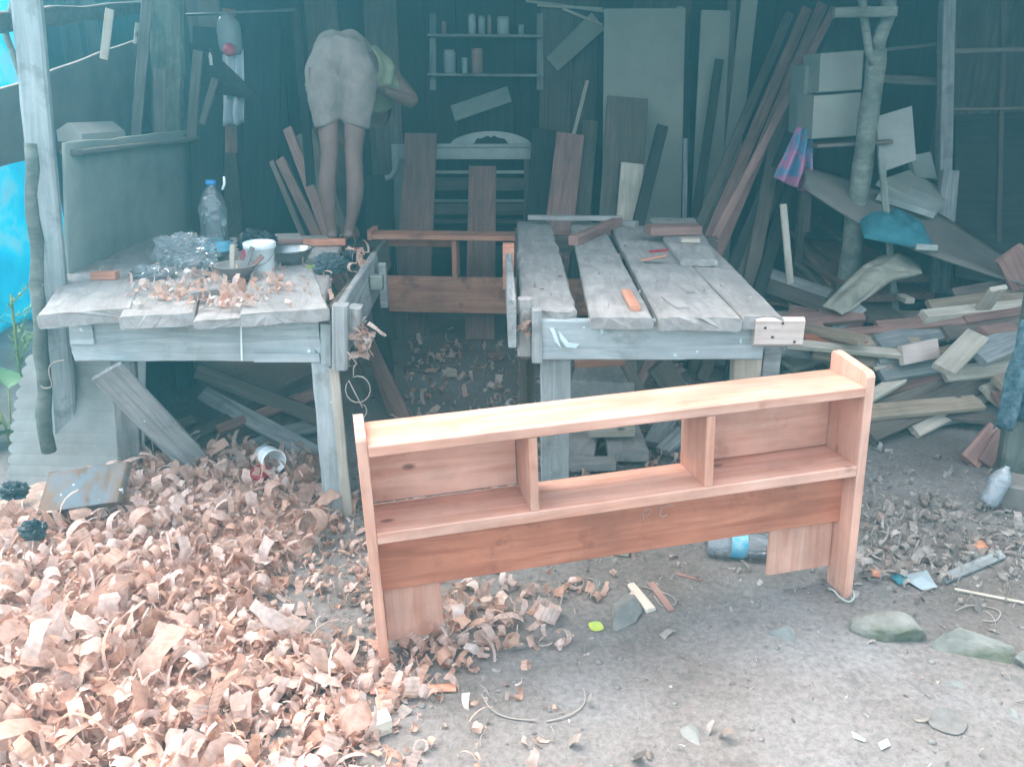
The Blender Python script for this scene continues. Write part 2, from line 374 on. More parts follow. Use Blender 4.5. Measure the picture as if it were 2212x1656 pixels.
board('side_ledge', D(140, 312, 3.38) + V((.02, 0, -.03)), D(405, 288, 4.74) + V((.02, 0, -.03)), .09, .02, M_LEDGE, (0, 0, 1), shed)

# ------------------------------------------------------------------ blue tarpaulin outside on the left
def tarp_material():
    m, t, b = _mat('blue_tarpaulin_sheet')
    vec, src = _coords(t, (1, 1, 1), False)
    n1 = _n(t, 'ShaderNodeTexNoise', Scale=2.6, Detail=5.0, Roughness=.6, Distortion=.6); t.links.new(src, n1.inputs['Vector'])
    r1 = _ramp(t, [(.38, (.01, .64, .78)), (.52, (.03, .72, .84)), (.62, (.38, .74, .80)), (.76, (.55, .64, .64))]); t.links.new(n1.outputs['Fac'], r1.inputs[0])
    t.links.new(r1.outputs[0], b.inputs['Base Color']); b.inputs['Roughness'].default_value = .45
    tl = t.nodes.new('ShaderNodeBsdfTranslucent'); t.links.new(r1.outputs[0], tl.inputs[0]); mx = _n(t, 'ShaderNodeMixShader'); mx.inputs[0].default_value = .5
    t.links.new(b.outputs[0], mx.inputs[1]); t.links.new(tl.outputs[0], mx.inputs[2]); t.links.new(mx.outputs[0], t.nodes['Material Output'].inputs[0])
    return m
def ftarp(s, t_):
    y = 3.2 + 4.2 * s; z = .0 + 2.75 * t_
    return (-3.35 + .05 * math.sin(s * 21 + t_ * 2) + .07 * noise.noise((s * 9, t_ * 5, 1)) + .03 * abs(noise.noise((s * 26, t_ * 12, 4))) - .0 * t_, y, z)
tarp = sheet('blue_tarpaulin', ftarp, 120, 60, tarp_material(), None, .003)
tag(tarp, 'bright blue tarpaulin hanging outside the left wall', 'tarpaulin')

# leafy plant in front of the tarpaulin
M_LEAF = plain('plant_leaf', (.22, .30, .07), .5, (.12, .21, .05), 12); M_STEM = plain('plant_stem', (.30, .34, .10), .6)
M_LEAF2 = plain('broad_leaf', (.16, .28, .12), .45, (.09, .20, .08), 6)
def feathery_plant(base, h, label, seed):
    rnd = random.Random(seed); e = empty('feathery_plant', base, label, 'plant')
    top = V(base) + V((.03, .02, h))
    for k in range(9):
        a = rnd.uniform(0, 6.28); z0 = h * rnd.uniform(.25, .9); L = h * rnd.uniform(.3, .5)
        p0 = V(base) + V((0, 0, z0)); dirn = V((math.cos(a), math.sin(a), rnd.uniform(.5, 1.1))).normalized()
        pts = [p0 + dirn * (L * i / 6) + V((0, 0, -.05 * (i / 6) ** 2 * L)) for i in range(7)]
        st = tube('frond', pts, .002, M_STEM, e, 4)
        vs, fs = [], []
        for i in range(1, 7):
            for q in range(10):
                aa = rnd.uniform(0, 6.28); l = L * rnd.uniform(.12, .24) * (1.1 - i / 9); d = V((math.cos(aa), math.sin(aa), rnd.uniform(-.1, .7))).normalized()
                s = d.cross(V((0, 0, 1))).normalized() * .0035; p = pts[i] + V((rnd.uniform(-1, 1), rnd.uniform(-1, 1), rnd.uniform(-1, 1))) * .006
                n = len(vs); vs += [p - s * .4, p + d * l * .5 - s, p + d * l, p + d * l * .5 + s]; fs.append((n, n + 1, n + 2, n + 3))
        lf = mesh('leaflets', vs, fs, M_LEAF, st)
        tag(lf, kind='stuff')
    tube('stem', [V(base), V(base) + V((.01, .0, h * .5)), top], .006, M_STEM, e, 6)
feathery_plant(D(62, 905, 3.75) * 1 + V((0, 0, 0)), .62, 'feathery yellow-green plant growing between blue tarpaulin and scalloped sheet', 3)
pb = D(20, 905, 3.7)
for o in [x for x in COL.objects if x.name.startswith('feathery_plant') and x.type == 'EMPTY']:
    pass
def broad_plant(base, label):
    e = empty('broad_leaf_plant', base, label, 'plant'); rnd = random.Random(5)
    for k, (du, dz, L, a) in enumerate(((-.02, .20, .30, 2.5), (.03, .28, .26, 1.9), (-.03, .10, .30, 3.4), (.02, .05, .22, 4.1), (.05, .16, .22, 5.2), (-.05, .30, .25, 3.0))):
        p0 = V(base) + V((du, .02 * k, dz)); d = V((math.cos(a), math.sin(a) * .6, .25)).normalized(); s = V((-math.sin(a), math.cos(a), .5)).normalized()
        vs, fs = [], []
        for i in range(7):
            t_ = i / 6; wd = L * .23 * math.sin(math.pi * min(1, t_ * .96 + .03)) ** .8; c = p0 + d * (L * t_) + V((0, 0, -.16 * L * t_ * t_ * 2))
            vs += [c - s * wd + V((0, 0, .012)), c, c + s * wd + V((0, 0, .012))]
        for i in range(6):
            q = i * 3; fs += [(q, q + 1, q + 4, q + 3), (q + 1, q + 2, q + 5, q + 4)]
        mesh('leaf', vs, fs, M_LEAF2, e, sm=True)
        tube('stalk', [V(base) + V((0, 0, 0)), V(base) + V((du * .6, .01, dz * .6)), p0], .004, M_STEM, e, 5)
bp_ = G(14, 1000, 0.0); broad_plant((bp_.x - .06, bp_.y + .15, 0), 'broad pale green leaves low behind the scalloped sheet')
# white chip of wall on the far left
# flat fibre-cement sheet with a scalloped edge, standing by the post
M_CORR = plain('fibre_cement', (.36, .345, .32), .85, (.25, .232, .21), 5, bump=.15)
def scalloped_sheet():
    left = []
    for k in range(0, 131):
        t_ = k / 130; u = 66 - 52 * (1 - (1 - t_) ** 2) ** .8 + 6 * t_; v = 764 + 312 * t_; ph = t_ * 13
        left.append(D(u - 10 * abs(math.sin(ph * math.pi)) ** .7 + 5, v, 3.24 - .22 * t_))
    n = len(left); vs, fs = [], []
    for p in left:
        q = V((-1.50, p.y + .06 * (p.x + 1.5), p.z)); d = V((0, .009, 0))
        vs += [p, q, p + d, q + d]
    for k in range(n - 1):
        o = k * 4; fs += [(o, o + 1, o + 5, o + 4), (o + 2, o + 6, o + 7, o + 3), (o, o + 4, o + 6, o + 2)]
    fs += [(0, 2, 3, 1), (4 * n - 4, 4 * n - 3, 4 * n - 1, 4 * n - 2)]
    return mesh('scalloped_sheet', vs, fs, M_CORR)
tag(scalloped_sheet(), 'grey sheet with scalloped edge standing behind the left front post', 'sheet')

# ================================================================== bookcase headboards
M_CHALK = plain('pencil_mark', (.62, .48, .42), .9)
def headboard(name, O, W_, N_, T_, W, H, label, detail=True, group=None):
    """O: left front foot; W_ width axis, N_ depth axis, T_ up axis. Local: x width, y depth, z up"""
    Mx = Matrix((W_, N_, T_)).transposed().to_4x4(); Mx.translation = O
    e = empty(name, O, label, 'headboard', group); DP = .185; th = .028
    side = [(0, 0), (.095, 0), (.105, .12), (.125, .24), (.165, .38), (DP, .46), (DP, H - .012), (DP - .006, H - .003), (DP - .02, H), (.02, H), (.006, H - .004), (0, H - .014)]
    def part(nm, lo, hi, mat, grain='x', bev=.003):
        lo, hi = V(lo), V(hi); c = (lo + hi) / 2; s = hi - lo
        ax = {'x': V((1, 0, 0)), 'z': V((0, 0, 1)), 'y': V((0, 1, 0))}[grain]; L = s.dot(ax)
        fc = V((0, 0, 1)) if grain != 'z' else V((0, -1, 0))
        other = V((1, 1, 1)) - ax - V((abs(fc.x), abs(fc.y), abs(fc.z)))
        r3 = Mx.to_3x3()
        return board(nm, Mx @ (c - ax * L / 2), Mx @ (c + ax * L / 2), abs(s.dot(other)), abs(s.dot(fc)), mat, r3 @ fc, e, bev=bev, nx=4)
    for x0 in (0, W - th):
        sd = side if x0 == 0 or not detail else [(p, q + (-.030 * (1 - q / .24) if q < .24 else 0) + (.012 + .022 * p / DP if q > .6 else 0)) for p, q in side]
        # side panel pulled along the width; its own axes keep the grain upright
        loc = Mx @ Matrix(((0, 0, 1, x0), (0, -1, 0, 0), (1, 0, 0, 0), (0, 0, 0, 1)))
        n = len(sd); vs = [(q, -p, 0) for p, q in sd] + [(q, -p, th) for p, q in sd]
        fs = [tuple(range(n)), tuple(range(n, 2 * n))[::-1]] + [(k, n + k, n + (k + 1) % n, (k + 1) % n) for k in range(n)]
        o = mesh('side_panel', vs, fs, M_FRESH, e, loc)
        md = o.modifiers.new('ease', 'BEVEL'); md.width = .003; md.segments = 2; md.limit_method = 'ANGLE'
    zt, tt, zs, ts = H - .030, .031, .433, .034
    part('top_board', (th + .001, .002, zt - tt), (W - th - .001, DP - .002, zt), M_FRESH)
    part('shelf_board', (th + .001, .002, zs - ts), (W - th - .001, DP - .002, zs), M_FRESH)
    x1, x2 = .452, .966
    part('divider', (x1, .004, zs + .001), (x1 + .024, DP - .004, zt - tt - .001), M_FRESH, 'z')
    part('divider', (x2, .004, zs + .001), (x2 + .026, DP - .004, zt - tt - .001), M_FRESH, 'z')
    part('back_panel', (th + .002, DP - .018, zs + .009), (x1 - .004, DP - .003, zt - tt - .002), M_FRESH)
    part('back_panel', (x2 + .029, DP - .018, zs + .002), (W - th - .002, DP - .003, zt - tt - .002), M_FRESH)
    ap = part('lower_rail', (th + .001, .062, .218), (W - th - .001, .086, zs - ts - .001), M_REDW)
    part('foot_board', (th + .002, .088, .035), (.196, .104, .30), M_FRESH, 'z')
    part('foot_board', (1.235, .088, .045), (W - th - .002, .104, .30), M_FRESH, 'z')
    if detail:                                                     # carpenter's pencilled mark on the rail
        def stroke(pts):
            tube('pencil_mark', [Mx @ V((.80 + p * .9, .0605, .315 + q * .9)) for p, q in pts], .0011, M_CHALK, ap, 4)
        stroke([(0, .035), (.005, 0)]); stroke([(.004, .04), (.02, .05), (.03, .04), (.02, .028), (.006, .026)])
        stroke([(.065, .055), (.06, .02), (.072, .012), (.085, .018)]); stroke([(.05, .042), (.07, .046), (.1, .052), (.11, .045)])
    return e
hb_O = V((-.3702, 1.9061, gz(-.37, 1.906) - .004)); Wd = V((.97578, .21600, .03447)); Nd = V((-.21521, .97624, -.02532)); Td = Nd.cross(Wd) * -1
Wd.normalize(); Td = Wd.cross(Nd).normalized(); Nd = Td.cross(Wd).normalized()
headboard('bookcase_headboard', hb_O, Wd, Nd, Td, 1.483, .714, 'new reddish wooden bookcase headboard standing in the foreground with open middle bay')
# the second one at the back between the benches
yaw = R(-4); W2 = V((math.cos(yaw), math.sin(yaw), 0)); N2 = V((-math.sin(yaw), math.cos(yaw), 0))
hb2 = empty('bookcase_headboard', (-.86, 5.05, 0), 'second reddish bookcase headboard standing at the back between the two workbenches', 'headboard')
O2 = V((-.865, 5.05, .0))
def hp(nm, lo, hi, mat, grain='x'):
    lo, hi = V(lo), V(hi); c = (lo + hi) / 2; s = hi - lo
    def Wp(p): return O2 + W2 * p.x + N2 * p.y + V((0, 0, p.z))
    ax = V((1, 0, 0)) if grain == 'x' else V((0, 0, 1)); L = s.dot(ax)
    return board(nm, Wp(c - ax * L / 2), Wp(c + ax * L / 2), s.z if grain == 'x' else s.x, s.y, mat, -N2, hb2)
M_FRESH2 = wood('fresh_red_wood', (.52, .19, .11), (.78, .37, .24), g=(1.6, 22, 22), rough=.5, vary=.08, stain=(.20, .07, .05), stain_at=.60)
hp('side_panel', (0, -.09, 0), (.028, .09, .72), M_FRESH2, 'z'); hp('side_panel', (1.44, -.09, 0), (1.468, .09, .72), M_FRESH2, 'z')
hp('top_board', (.03, -.085, .665), (1.438, .085, .695), M_FRESH2)
hp('back_rail', (.03, .05, .60), (.50, .07, .664), M_FRESH2)
hp('divider', (.505, -.06, .43), (.535, .08, .664), M_FRESH2, 'z'); hp('divider', (.93, -.06, .43), (.96, .08, .664), M_FRESH2, 'z')
hp('lower_rail', (.03, -.02, .20), (1.438, .004, .428), M_FRESH2)
hp('foot_board', (.03, .03, .0), (.2, .046, .199), M_BROWN, 'z'); hp('foot_board', (1.2, .03, .0), (1.438, .046, .199), M_BROWN, 'z')

# ================================================================== left workbench
ZT = .813
lb = empty('workbench', (-1.15, 3.4, 0), 'grey dust-covered left workbench strewn with shavings, bucket and bottle', 'workbench')
def top_plank(u0, u1, vf, ub0, ub1, yb, parent, th=.045, z=ZT, mat=None, jag=.018, wob=.006, warp=0.0, yf=None):
    """plank running away from the camera: front end between u0 and u1 on line vf, back end between ub0 and ub1 at distance yb"""
    f0, f1 = G(u0, vf, z), G(u1, vf, z)
    if yf: f0, f1 = [V((p.x * yf / p.y, yf, z)) for p in (f0, f1)]
    def back(u):
        d = _ray(u, 500); return None
    b0 = V((0, 0, 0)); k = yb
    # back end: sight lines at the height of the top, distance yb
    def at(u): 
        # find v so that the point at height z lies at distance yb
        lo, hi = 200., 1600.
        for _ in range(40):
            mid = (lo + hi) / 2
            (lo, hi) = (mid, hi) if G(u, mid, z).y > yb else (lo, mid)
        return G(u, mid, z)
    b0, b1 = at(ub0), at(ub1)
    a = (f0 + f1) / 2 - V((0, 0, th / 2)); b = (b0 + b1) / 2 - V((0, 0, th / 2))
    return board('top_plank', a, b, (f1 - f0).length, th, mat or M_DUSTY, (0, 0, 1), parent, jag=jag, wob=wob, w2=(b1 - b0).length, ny=22, nx=26, warp=warp, bev=.007)
top_plank(92, 277, 672, 205, 345, 4.30, lb, .05, jag=.016, wob=.008)
top_plank(262, 415, 680, 348, 470, 4.28, lb, .045, ZT - .004, jag=.014, wob=.006)
top_plank(420, 518, 690, 474, 560, 4.30, lb, .03, ZT - .018, jag=.02)
top_plank(521, 708, 672, 563, 648, 4.30, lb, .045, ZT + .002, jag=.012, wob=.005)
top_plank(640, 706, 668, 652, 742, 4.28, lb, .04, ZT - .003, jag=.01, yf=3.02)
M_APR = wood('grey_apron_board', (.31, .32, .31), (.53, .54, .525), g=(2, 30, 30), rough=.8, stain=(.22, .21, .17), stain_at=.62, specks=(.80, .85, .87), speck_at=.72, bump=.5, vary=.05, knots=True)
yA = 2.815
def front_board(nm, u0, u1, v0, v1, y, th, mat, parent, **kw):
    a, b = D(u0, (v0 + v1) / 2, y), D(u1, (v0 + v1) / 2, y); wd = D(u0, v0, y).z - D(u0, v1, y).z
    return board(nm, a + V((0, th / 2, 0)), b + V((0, th / 2, 0)), wd, th, mat, (0, -1, 0), parent, **kw)
la = front_board('apron', 152, 690, 688, 781, yA, .03, M_APR, lb, wob=.004, jag=.012, nx=20)
front_board('apron_end_lip', 150, 200, 690, 745, yA - .014, .012, M_APR, lb, jag=.01)
front_board('apron_strip', 548, 690, 764, 783, yA - .013, .011, M_APR, lb)
# right front corner: cleats and blocks
def upright(nm, u0, u1, v0, v1, y, th, mat, parent, **kw):
    uc = (u0 + u1) / 2; wd = (D(u1, v1, y) - D(u0, v1, y)).length
    return board(nm, D(uc, v0, y) + V((0, th / 2, 0)), D(uc, v1, y) + V((0, th / 2, 0)), wd, th, mat, (0, -1, 0), parent, **kw)
upright('corner_cleat', 692, 716, 700, 788, 2.80, .05, M_APR, lb, wob=.003)
upright('corner_block', 716, 748, 662, 800, 2.755, .06, M_GREY, lb, wob=.003, bev=.008)
upright('corner_block', 750, 777, 668, 730, 2.80, .08, M_GREY, lb, bev=.008)
def side_rail(nm, p, q, wd, th, mat, parent, face=(1, 0, .1), **kw): return board(nm, p, q, wd, th, mat, face, parent, **kw)
side_rail('side_apron', V((-.652, 2.86, .715)), V((-.655, 4.28, .715)), .15, .03, M_BROWN, lb)
side_rail('side_rail', V((-.60, 2.80, .735)), V((-.625, 3.75, .74)), .17, .03, M_GREY, lb, wob=.005)
box('side_cleat', (-.575, 3.62, .70), (.03, .04, .20), M_GREY, lb)
box('side_cleat', (-.57, 3.42, .76), (.05, .05, .06), M_LOG, lb)
# legs
def leg(a, b, wd, th, mat, parent, face=(0, -1, 0), **kw): return board('leg', a, b, wd, th, mat, face, parent, **kw)
leg(D(690, 782, 2.80) + V((0, .05, .1)), G(722, 1115, 0) + V((0, .03, -.02)), .078, .06, M_APR, lb, (.1, -1, 0), wob=.004, nx=14)
board('leg_facing', D(708, 800, 2.775) + V((.012, .045, 0)), G(742, 1108, .0) + V((.016, .0, -.01)), .036, .045, M_PALE, (.2, -1, 0), lb, wob=.002)
leg(G(245, 800, .58) + V((.03, .06, .2)), G(288, 1040, .0) + V((0, -.02, -.02)), .085, .06, M_GREY, lb, (.3, -1, 0), wob=.006, nx=14)
leg(V((-.70, 4.2, .77)), V((-.68, 4.22, -.02)), .08, .08, M_DARK, lb); leg(V((-1.75, 4.2, .77)), V((-1.78, 4.22, -.02)), .08, .08, M_DARK, lb)
board('bearer', V((-1.78, 4.2, .745)), V((-.67, 4.2, .745)), .05, .10, M_DARK, (0, 0, 1), lb)
board('brace', D(425, 800, 3.5), G(690, 960, .08) + V((0, .25, 0)), .07, .03, M_BROWN, (0, -1, .3), lb)
# long pale board propped under the bench front
o = board('propped_board', D(232, 812, 2.74) + V((0, .0, .02)), G(480, 1035, .02) + V((0, -.06, 0)), .115, .024, M_GREY, (.15, -1, .25), None, wob=.002, jag=.004, nx=10)
tag(o, 'pale grey board propped diagonally under the left bench front', 'board')

for pts in (((415, 762), (421, 752), (425, 764), (419, 770)), ((205, 718), (212, 716), (210, 722)), ((313, 716), (318, 714), (319, 724)), ((590, 706), (602, 700), (606, 712))): pass
# ================================================================== right workbench
rb = empty('workbench', (.55, 3.7, 0), 'grey right workbench topped with worn gapped planks', 'workbench')
top_plank(1124, 1247, 672, 1117, 1188, 4.70, rb, .05, jag=.025, wob=.011, z=ZT + .003)
top_plank(1276, 1411, 686, 1232, 1300, 4.66, rb, .04, jag=.008, wob=.004)
top_plank(1422, 1602, 686, 1318, 1412, 4.55, rb, .045, jag=.016, wob=.005, z=ZT + .002)
top_plank(1604, 1692, 684, 1415, 1500, 4.50, rb, .045, jag=.02, wob=.005, z=ZT - .002)
top_plank(1470, 1550, 560, 1402, 1500, 4.64, rb, .03, jag=.012, wob=.006, z=ZT + .032)
yB = 2.715
ra = front_board('apron', 1168, 1650, 692, 778, yB, .03, M_APR, rb, wob=.003, nx=16)
M_SPLASH = plain('white_paint', (.74, .80, .84), .5, (.60, .68, .72), 20)
def paint(pts, y, parent):
    ps = [D(u, v, y) for u, v in pts]; c = sum(ps, V()) / len(ps); n = len(ps)
    mesh('paint_smear', [p - c for p in ps] + [V((0, -.0012, 0))], [(k, (k + 1) % n, n) for k in range(n)], M_SPLASH, parent, Matrix.Translation(c))
for pts in (((1186, 708), (1192, 720), (1198, 738), (1212, 752), (1208, 742), (1201, 722), (1196, 708)), ((1206, 714), (1222, 738), (1240, 745), (1252, 742), (1244, 752), (1222, 750), (1210, 732)), ((1296, 706), (1302, 704), (1303, 718), (1297, 722)), ((1258, 706), (1263, 705), (1262, 712)), ((1440, 708), (1450, 712), (1444, 716)), ((1596, 735), (1602, 730), (1600, 745)), ((1628, 712), (1631, 700), (1632, 714))):
    paint(pts, yB - .0045, ra)
upright('corner_post', 1149, 1170, 672, 784, yB - .012, .07, M_GREY, rb, wob=.003)
upright('corner_block', 1118, 1150, 648, 770, yB + .03, .05, M_DUSTY, rb, wob=.004, bev=.008)
ec = front_board('end_cleat', 1630, 1736, 688, 750, yB - .034, .032, M_PINKW, rb, bev=.010)
M_NAIL = plain('dark_nail', (.05, .045, .04), .5, metal=.5)
for (u, v) in ((1652, 708), (1690, 698), (1668, 728), (1715, 738)): lathe('nail', [(0, 0), (.0045, 0), (.0045, .003), (0, .004)], M_NAIL, ec, Matrix.Translation(D(u, v, yB - .0335)) @ Matrix.Rotation(R(90), 4, 'X'), 8)
board('side_rail', D(1098, 590, 3.55), D(1106, 700, 2.70), .17, .028, M_GREY, (-1, -.1, 0), rb, wob=.004)
box('side_cleat', D(1098, 575, 3.62), (.05, .06, .20), M_FRESH2, rb)
board('side_apron', V((.045, 2.76, .71)), V((.03, 4.66, .71)), .15, .03, M_BROWN, (-1, 0, 0), rb)
leg(D(1200, 780, 2.76) + V((0, .02, .06)), G(1197, 1075, 0) + V((0, 0, -.02)), .105, .06, M_APR, rb, wob=.004, nx=12)
leg(D(1128, 760, 3.0), G(1130, 1000, 0), .03, .04, M_BROWN, rb); leg(D(1146, 770, 3.05), G(1146, 990, 0), .03, .04, M_BROWN, rb)
board('leg_tie', D(1126, 880, 2.98), D(1152, 880, 2.98), .03, .015, M_BROWN, (0, -1, 0), rb)
leg(D(1612, 778, 2.76) + V((0, .02, .05)), G(1600, 1060, 0) + V((0, 0, -.02)), .10, .06, M_PALE, rb)
leg(V((.10, 4.55, .76)), V((.08, 4.55, -.02)), .08, .08, M_BROWN, rb); leg(V((1.05, 4.45, .76)), V((1.05, 4.45, -.02)), .08, .08, M_BROWN, rb)
board('bearer', V((.03, 4.5, .73)), V((1.10, 4.42, .73)), .05, .09, M_BROWN, (0, 0, 1), rb)
board('back_edge_slat', G(1140, 470, ZT + .04), G(1340, 472, ZT + .04), .05, .025, M_DUSTY, (0, 0, 1), rb, wob=.003)
board('back_edge_block', G(1300, 478, ZT + .012), G(1375, 485, ZT + .012), .05, .03, M_DUSTY, (0, 0, 1), rb)
box('side_block', D(1662, 782, 2.80), (.06, .05, .10), M_GREY, rb)
# ================================================================== the carpenter, bent forward, standing on the far end of the left bench
M_SKIN = plain('brown_skin', (.23, .135, .11), .5, (.16, .09, .07), 8); M_SHORT = plain('light_shorts_cloth', (.285, .235, .205), .92, (.21, .17, .15), 14, bump=.3)
M_SHIRT = plain('pale_yellow_shirt', (.31, .32, .20), .9, (.25, .265, .165), 10); M_HAIR = plain('black_hair', (.02, .018, .016), .6)
PY = 4.06
person = empty('person', G(733, 522, ZT), 'person in pale shorts and yellow shirt bending away, standing on the left bench', 'person')
def skin_body():
    P = []; E_ = []; Rr = []
    def add(p, r, par=None):
        P.append(V(p)); Rr.append(r if isinstance(r, tuple) else (r, r)); i = len(P) - 1
        if par is not None: E_.append((par, i))
        return i
    pel = add(D(738, 140, PY + .06), (.14, .11))
    for s, ft, an, cf, kn, hm in ((-1, (708, 524), (718, 505), (705, 415), (712, 335), (708, 250)), (1, (756, 524), (752, 505), (768, 415), (763, 335), (768, 250))):
        hip = add(D(738 + s * 33, 165, PY + .05), .085, pel)
        th_ = add(D(*hm, PY + .035), .060, hip); k_ = add(D(*kn, PY + .01), .043, th_); c_ = add(D(*cf, PY + .0), .046, k_)
        c2 = add(D((cf[0] + an[0]) / 2, 470, PY + .01), .030, c_); a_ = add(D(*an, PY + .02), .026, c2)
        base = D(*an, PY + .02)
        h_ = add(V((base.x, PY + .0, ZT + .030)), .030, a_); b_ = add(V((base.x + s * .008, PY + .11, ZT + .026)), (.038, .024), h_); add(V((base.x + s * .012, PY + .19, ZT + .020)), (.036, .017), b_)
    pz = P[pel].z; px = P[pel].x
    s1 = add((px + .01, PY + .22, pz + .03), (.13, .10), pel); s2 = add((px + .02, PY + .40, pz - .02), (.14, .10), s1); ch = add((px + .03, PY + .55, pz - .09), (.15, .11), s2)
    nk = add((px + .03, PY + .68, pz - .17), .055, ch); hd = add((px + .03, PY + .76, pz - .24), .088, nk); add((px + .03, PY + .83, pz - .31), .075, hd)
    for s in (-1, 1):
        sh = add((px + .03 + s * .17, PY + .55, pz - .10), .058, ch); el = add((px + .03 + s * .25, PY + .50, pz - .26 + .08 * (s > 0)), .042, sh)
        wr = (D(828, 196, PY + .36) if s > 0 else V((px - .12, PY + .62, pz - .40)))
        w_ = add(wr, .027, el); dd = (wr - P[el]).normalized(); pm = add(wr + dd * .05 + V((0, 0, -.01)), (.036, .02), w_)
        side = dd.cross(V((0, 0, 1))).normalized()
        for k, (o_, l_) in enumerate(((-.028, .060), (-.010, .074), (.009, .070), (.026, .055))):
            f1 = add(P[pm] + side * o_ + dd * .03, .0095, pm); f2 = add(P[f1] + dd * l_ * .5 + V((0, 0, -.012)), .0085, f1); add(P[f2] + dd * l_ * .4 + V((0, 0, -.022)), .0075, f2)
        t1 = add(P[w_] + dd * .03 - side * .035, .011, w_); add(P[t1] + dd * .04 - side * .015 + V((0, 0, -.01)), .009, t1)
    c = V(person.location)
    me = bpy.data.meshes.new('body'); me.from_pydata([tuple(p - c) for p in P], E_, []); me.update(); me.materials.append(M_SKIN)
    o = bpy.data.objects.new('body', me); COL.objects.link(o); o.parent = person
    sk = o.modifiers.new('skin', 'SKIN'); sk.use_smooth_shade = True
    for i, d in enumerate(me.skin_vertices[0].data): d.radius = Rr[i]; d.use_root = (i == 0)
    sb = o.modifiers.new('smooth', 'SUBSURF'); sb.levels = 2; sb.render_levels = 2
    return pz, px, P[hd]
pz, px, head_p = skin_body()
def loft(rings, n=28):
    vs, fs = [], []
    for (c, ax, ay, z_axis, x_axis) in rings:
        for k in range(n):
            a = 2 * math.pi * k / n; vs.append(V(c) + V(x_axis) * (ax * math.cos(a)) + V(z_axis) * (ay * math.sin(a)))
    for i in range(len(rings) - 1):
        for k in range(n):
            k2 = (k + 1) % n; fs.append((i * n + k, i * n + k2, (i + 1) * n + k2, (i + 1) * n + k))
    fs.append(tuple(range(n))[::-1]); fs.append(tuple((len(rings) - 1) * n + k for k in range(n)))
    return vs, fs
def cloth(name, lofts, mat, vox=.011, wr=.012, sc=9.0):
    vs, fs = [], []
    for v, f in lofts:
        o = len(vs); vs += v; fs += [tuple(i + o for i in q) for q in f]
    c = V(person.location)
    o = mesh(name, [v - c for v in vs], fs, mat, None, None, True); o.parent = person
    rm = o.modifiers.new('remesh', 'REMESH'); rm.mode = 'VOXEL'; rm.voxel_size = vox; rm.use_smooth_shade = True
    tx = bpy.data.textures.new(name + '_folds', 'CLOUDS'); tx.noise_scale = .07; tx.noise_depth = 1
    dm = o.modifiers.new('folds', 'DISPLACE'); dm.texture = tx; dm.strength = wr; dm.mid_level = .5; dm.texture_coords = 'LOCAL'
    s = o.modifiers.new('smooth', 'SMOOTH'); s.iterations = 3; s.factor = .5
    return o
halves = []
X, Yv, Z = V((1, 0, 0)), V((0, 1, 0)), V((0, 0, 1))
for s in (-1, 1):
    u = 737; rings = []
    for (du, v, ax, ay, dy, tl) in ((31, 271, .062, .066, .03, .30), (32, 245, .070, .078, .035, .18), (34, 212, .082, .093, .04, .06), (35, 180, .090, .106, .045, 0), (34, 155, .092, .116, .05, 0), (28, 125, .088, .118, .06, 0)):
        rings.append((D(u + s * du, v, PY + dy), ax, ay, Yv, (X - Z * tl * s).normalized()))
    top = D(u + s * 20, 111, PY + .08)
    rings.append((top, .085, .11, (Yv * .85 - Z * .45).normalized(), X)); rings.append((top + V((0, .07, .005)), .084, .10, (Yv * .45 - Z * .85).normalized(), X))
    rings.append((top + V((0, .16, -.02)), .080, .09, (Yv * .1 - Z).normalized(), X)); rings.append((top + V((0, .24, -.03)), .076, .085, -Z, X))
    halves.append(loft(rings))
halves.append(loft([(D(737, 205, PY + .07), .03, .03, Yv, X), (D(737, 170, PY + .07), .05, .055, Yv, X), (D(737, 135, PY + .07), .07, .105, Yv, X), (D(737, 108, PY + .09), .075, .115, (Yv * .8 - Z * .5).normalized(), X), (D(737, 108, PY + .10) + V((0, .12, -.01)), .07, .10, -Z, X)], 20))
cloth('shorts', halves, M_SHORT, .0085, .016)
rings = [((px + .01, PY + .28, pz + .0), .145, .115, -Z, X), ((px + .02, PY + .40, pz - .04), .17, .13, -Z, X), ((px + .03, PY + .52, pz - .10), .18, .13, -Z, X), ((px + .03, PY + .63, pz - .15), .14, .10, -Z, X), ((px + .03, PY + .68, pz - .18), .08, .07, -Z, X)]
sl = []
for s in (-1, 1):
    a = V((px + .03 + s * .13, PY + .54, pz - .08)); b = V((px + .03 + s * .27, PY + .50, pz - .16 + .05 * (s > 0)))
    d = (b - a).normalized(); q = d.cross(Yv).normalized(); (sl.append(loft([(a, .085, .09, Yv, q), (a.lerp(b, .5), .085, .085, Yv, q), (b, .09, .085, Yv, q)], 18)) if s < 0 else None)
flap = loft([(D(795, 100, PY + .42), .04, .07, Yv, X), (D(812, 118, PY + .40), .085, .06, Yv, (X - Z * .35).normalized()), (D(826, 138, PY + .38), .075, .05, Yv, (X - Z * .3).normalized()), (D(833, 160, PY + .37), .042, .04, Yv, X), (D(838, 185, PY + .36), .014, .02, Yv, X)], 18)
cloth('shirt', [loft(rings)] + sl + [flap], M_SHIRT, .012, .018)
hv, hf = [], []
hair = mesh('hair', [V((math.cos(a) * math.sin(t_) * .093, math.cos(t_) * .10 + .01, math.sin(a) * math.sin(t_) * .093 + .02)) + head_p - V(person.location) for t_ in [math.pi * .02 + i * math.pi * .06 for i in range(10)] for a in [k * math.pi / 8 for k in range(16)]],
            [(i * 16 + k, i * 16 + (k + 1) % 16, (i + 1) * 16 + (k + 1) % 16, (i + 1) * 16 + k) for i in range(9) for k in range(16)], M_HAIR, None, None, True)
hair.parent = person

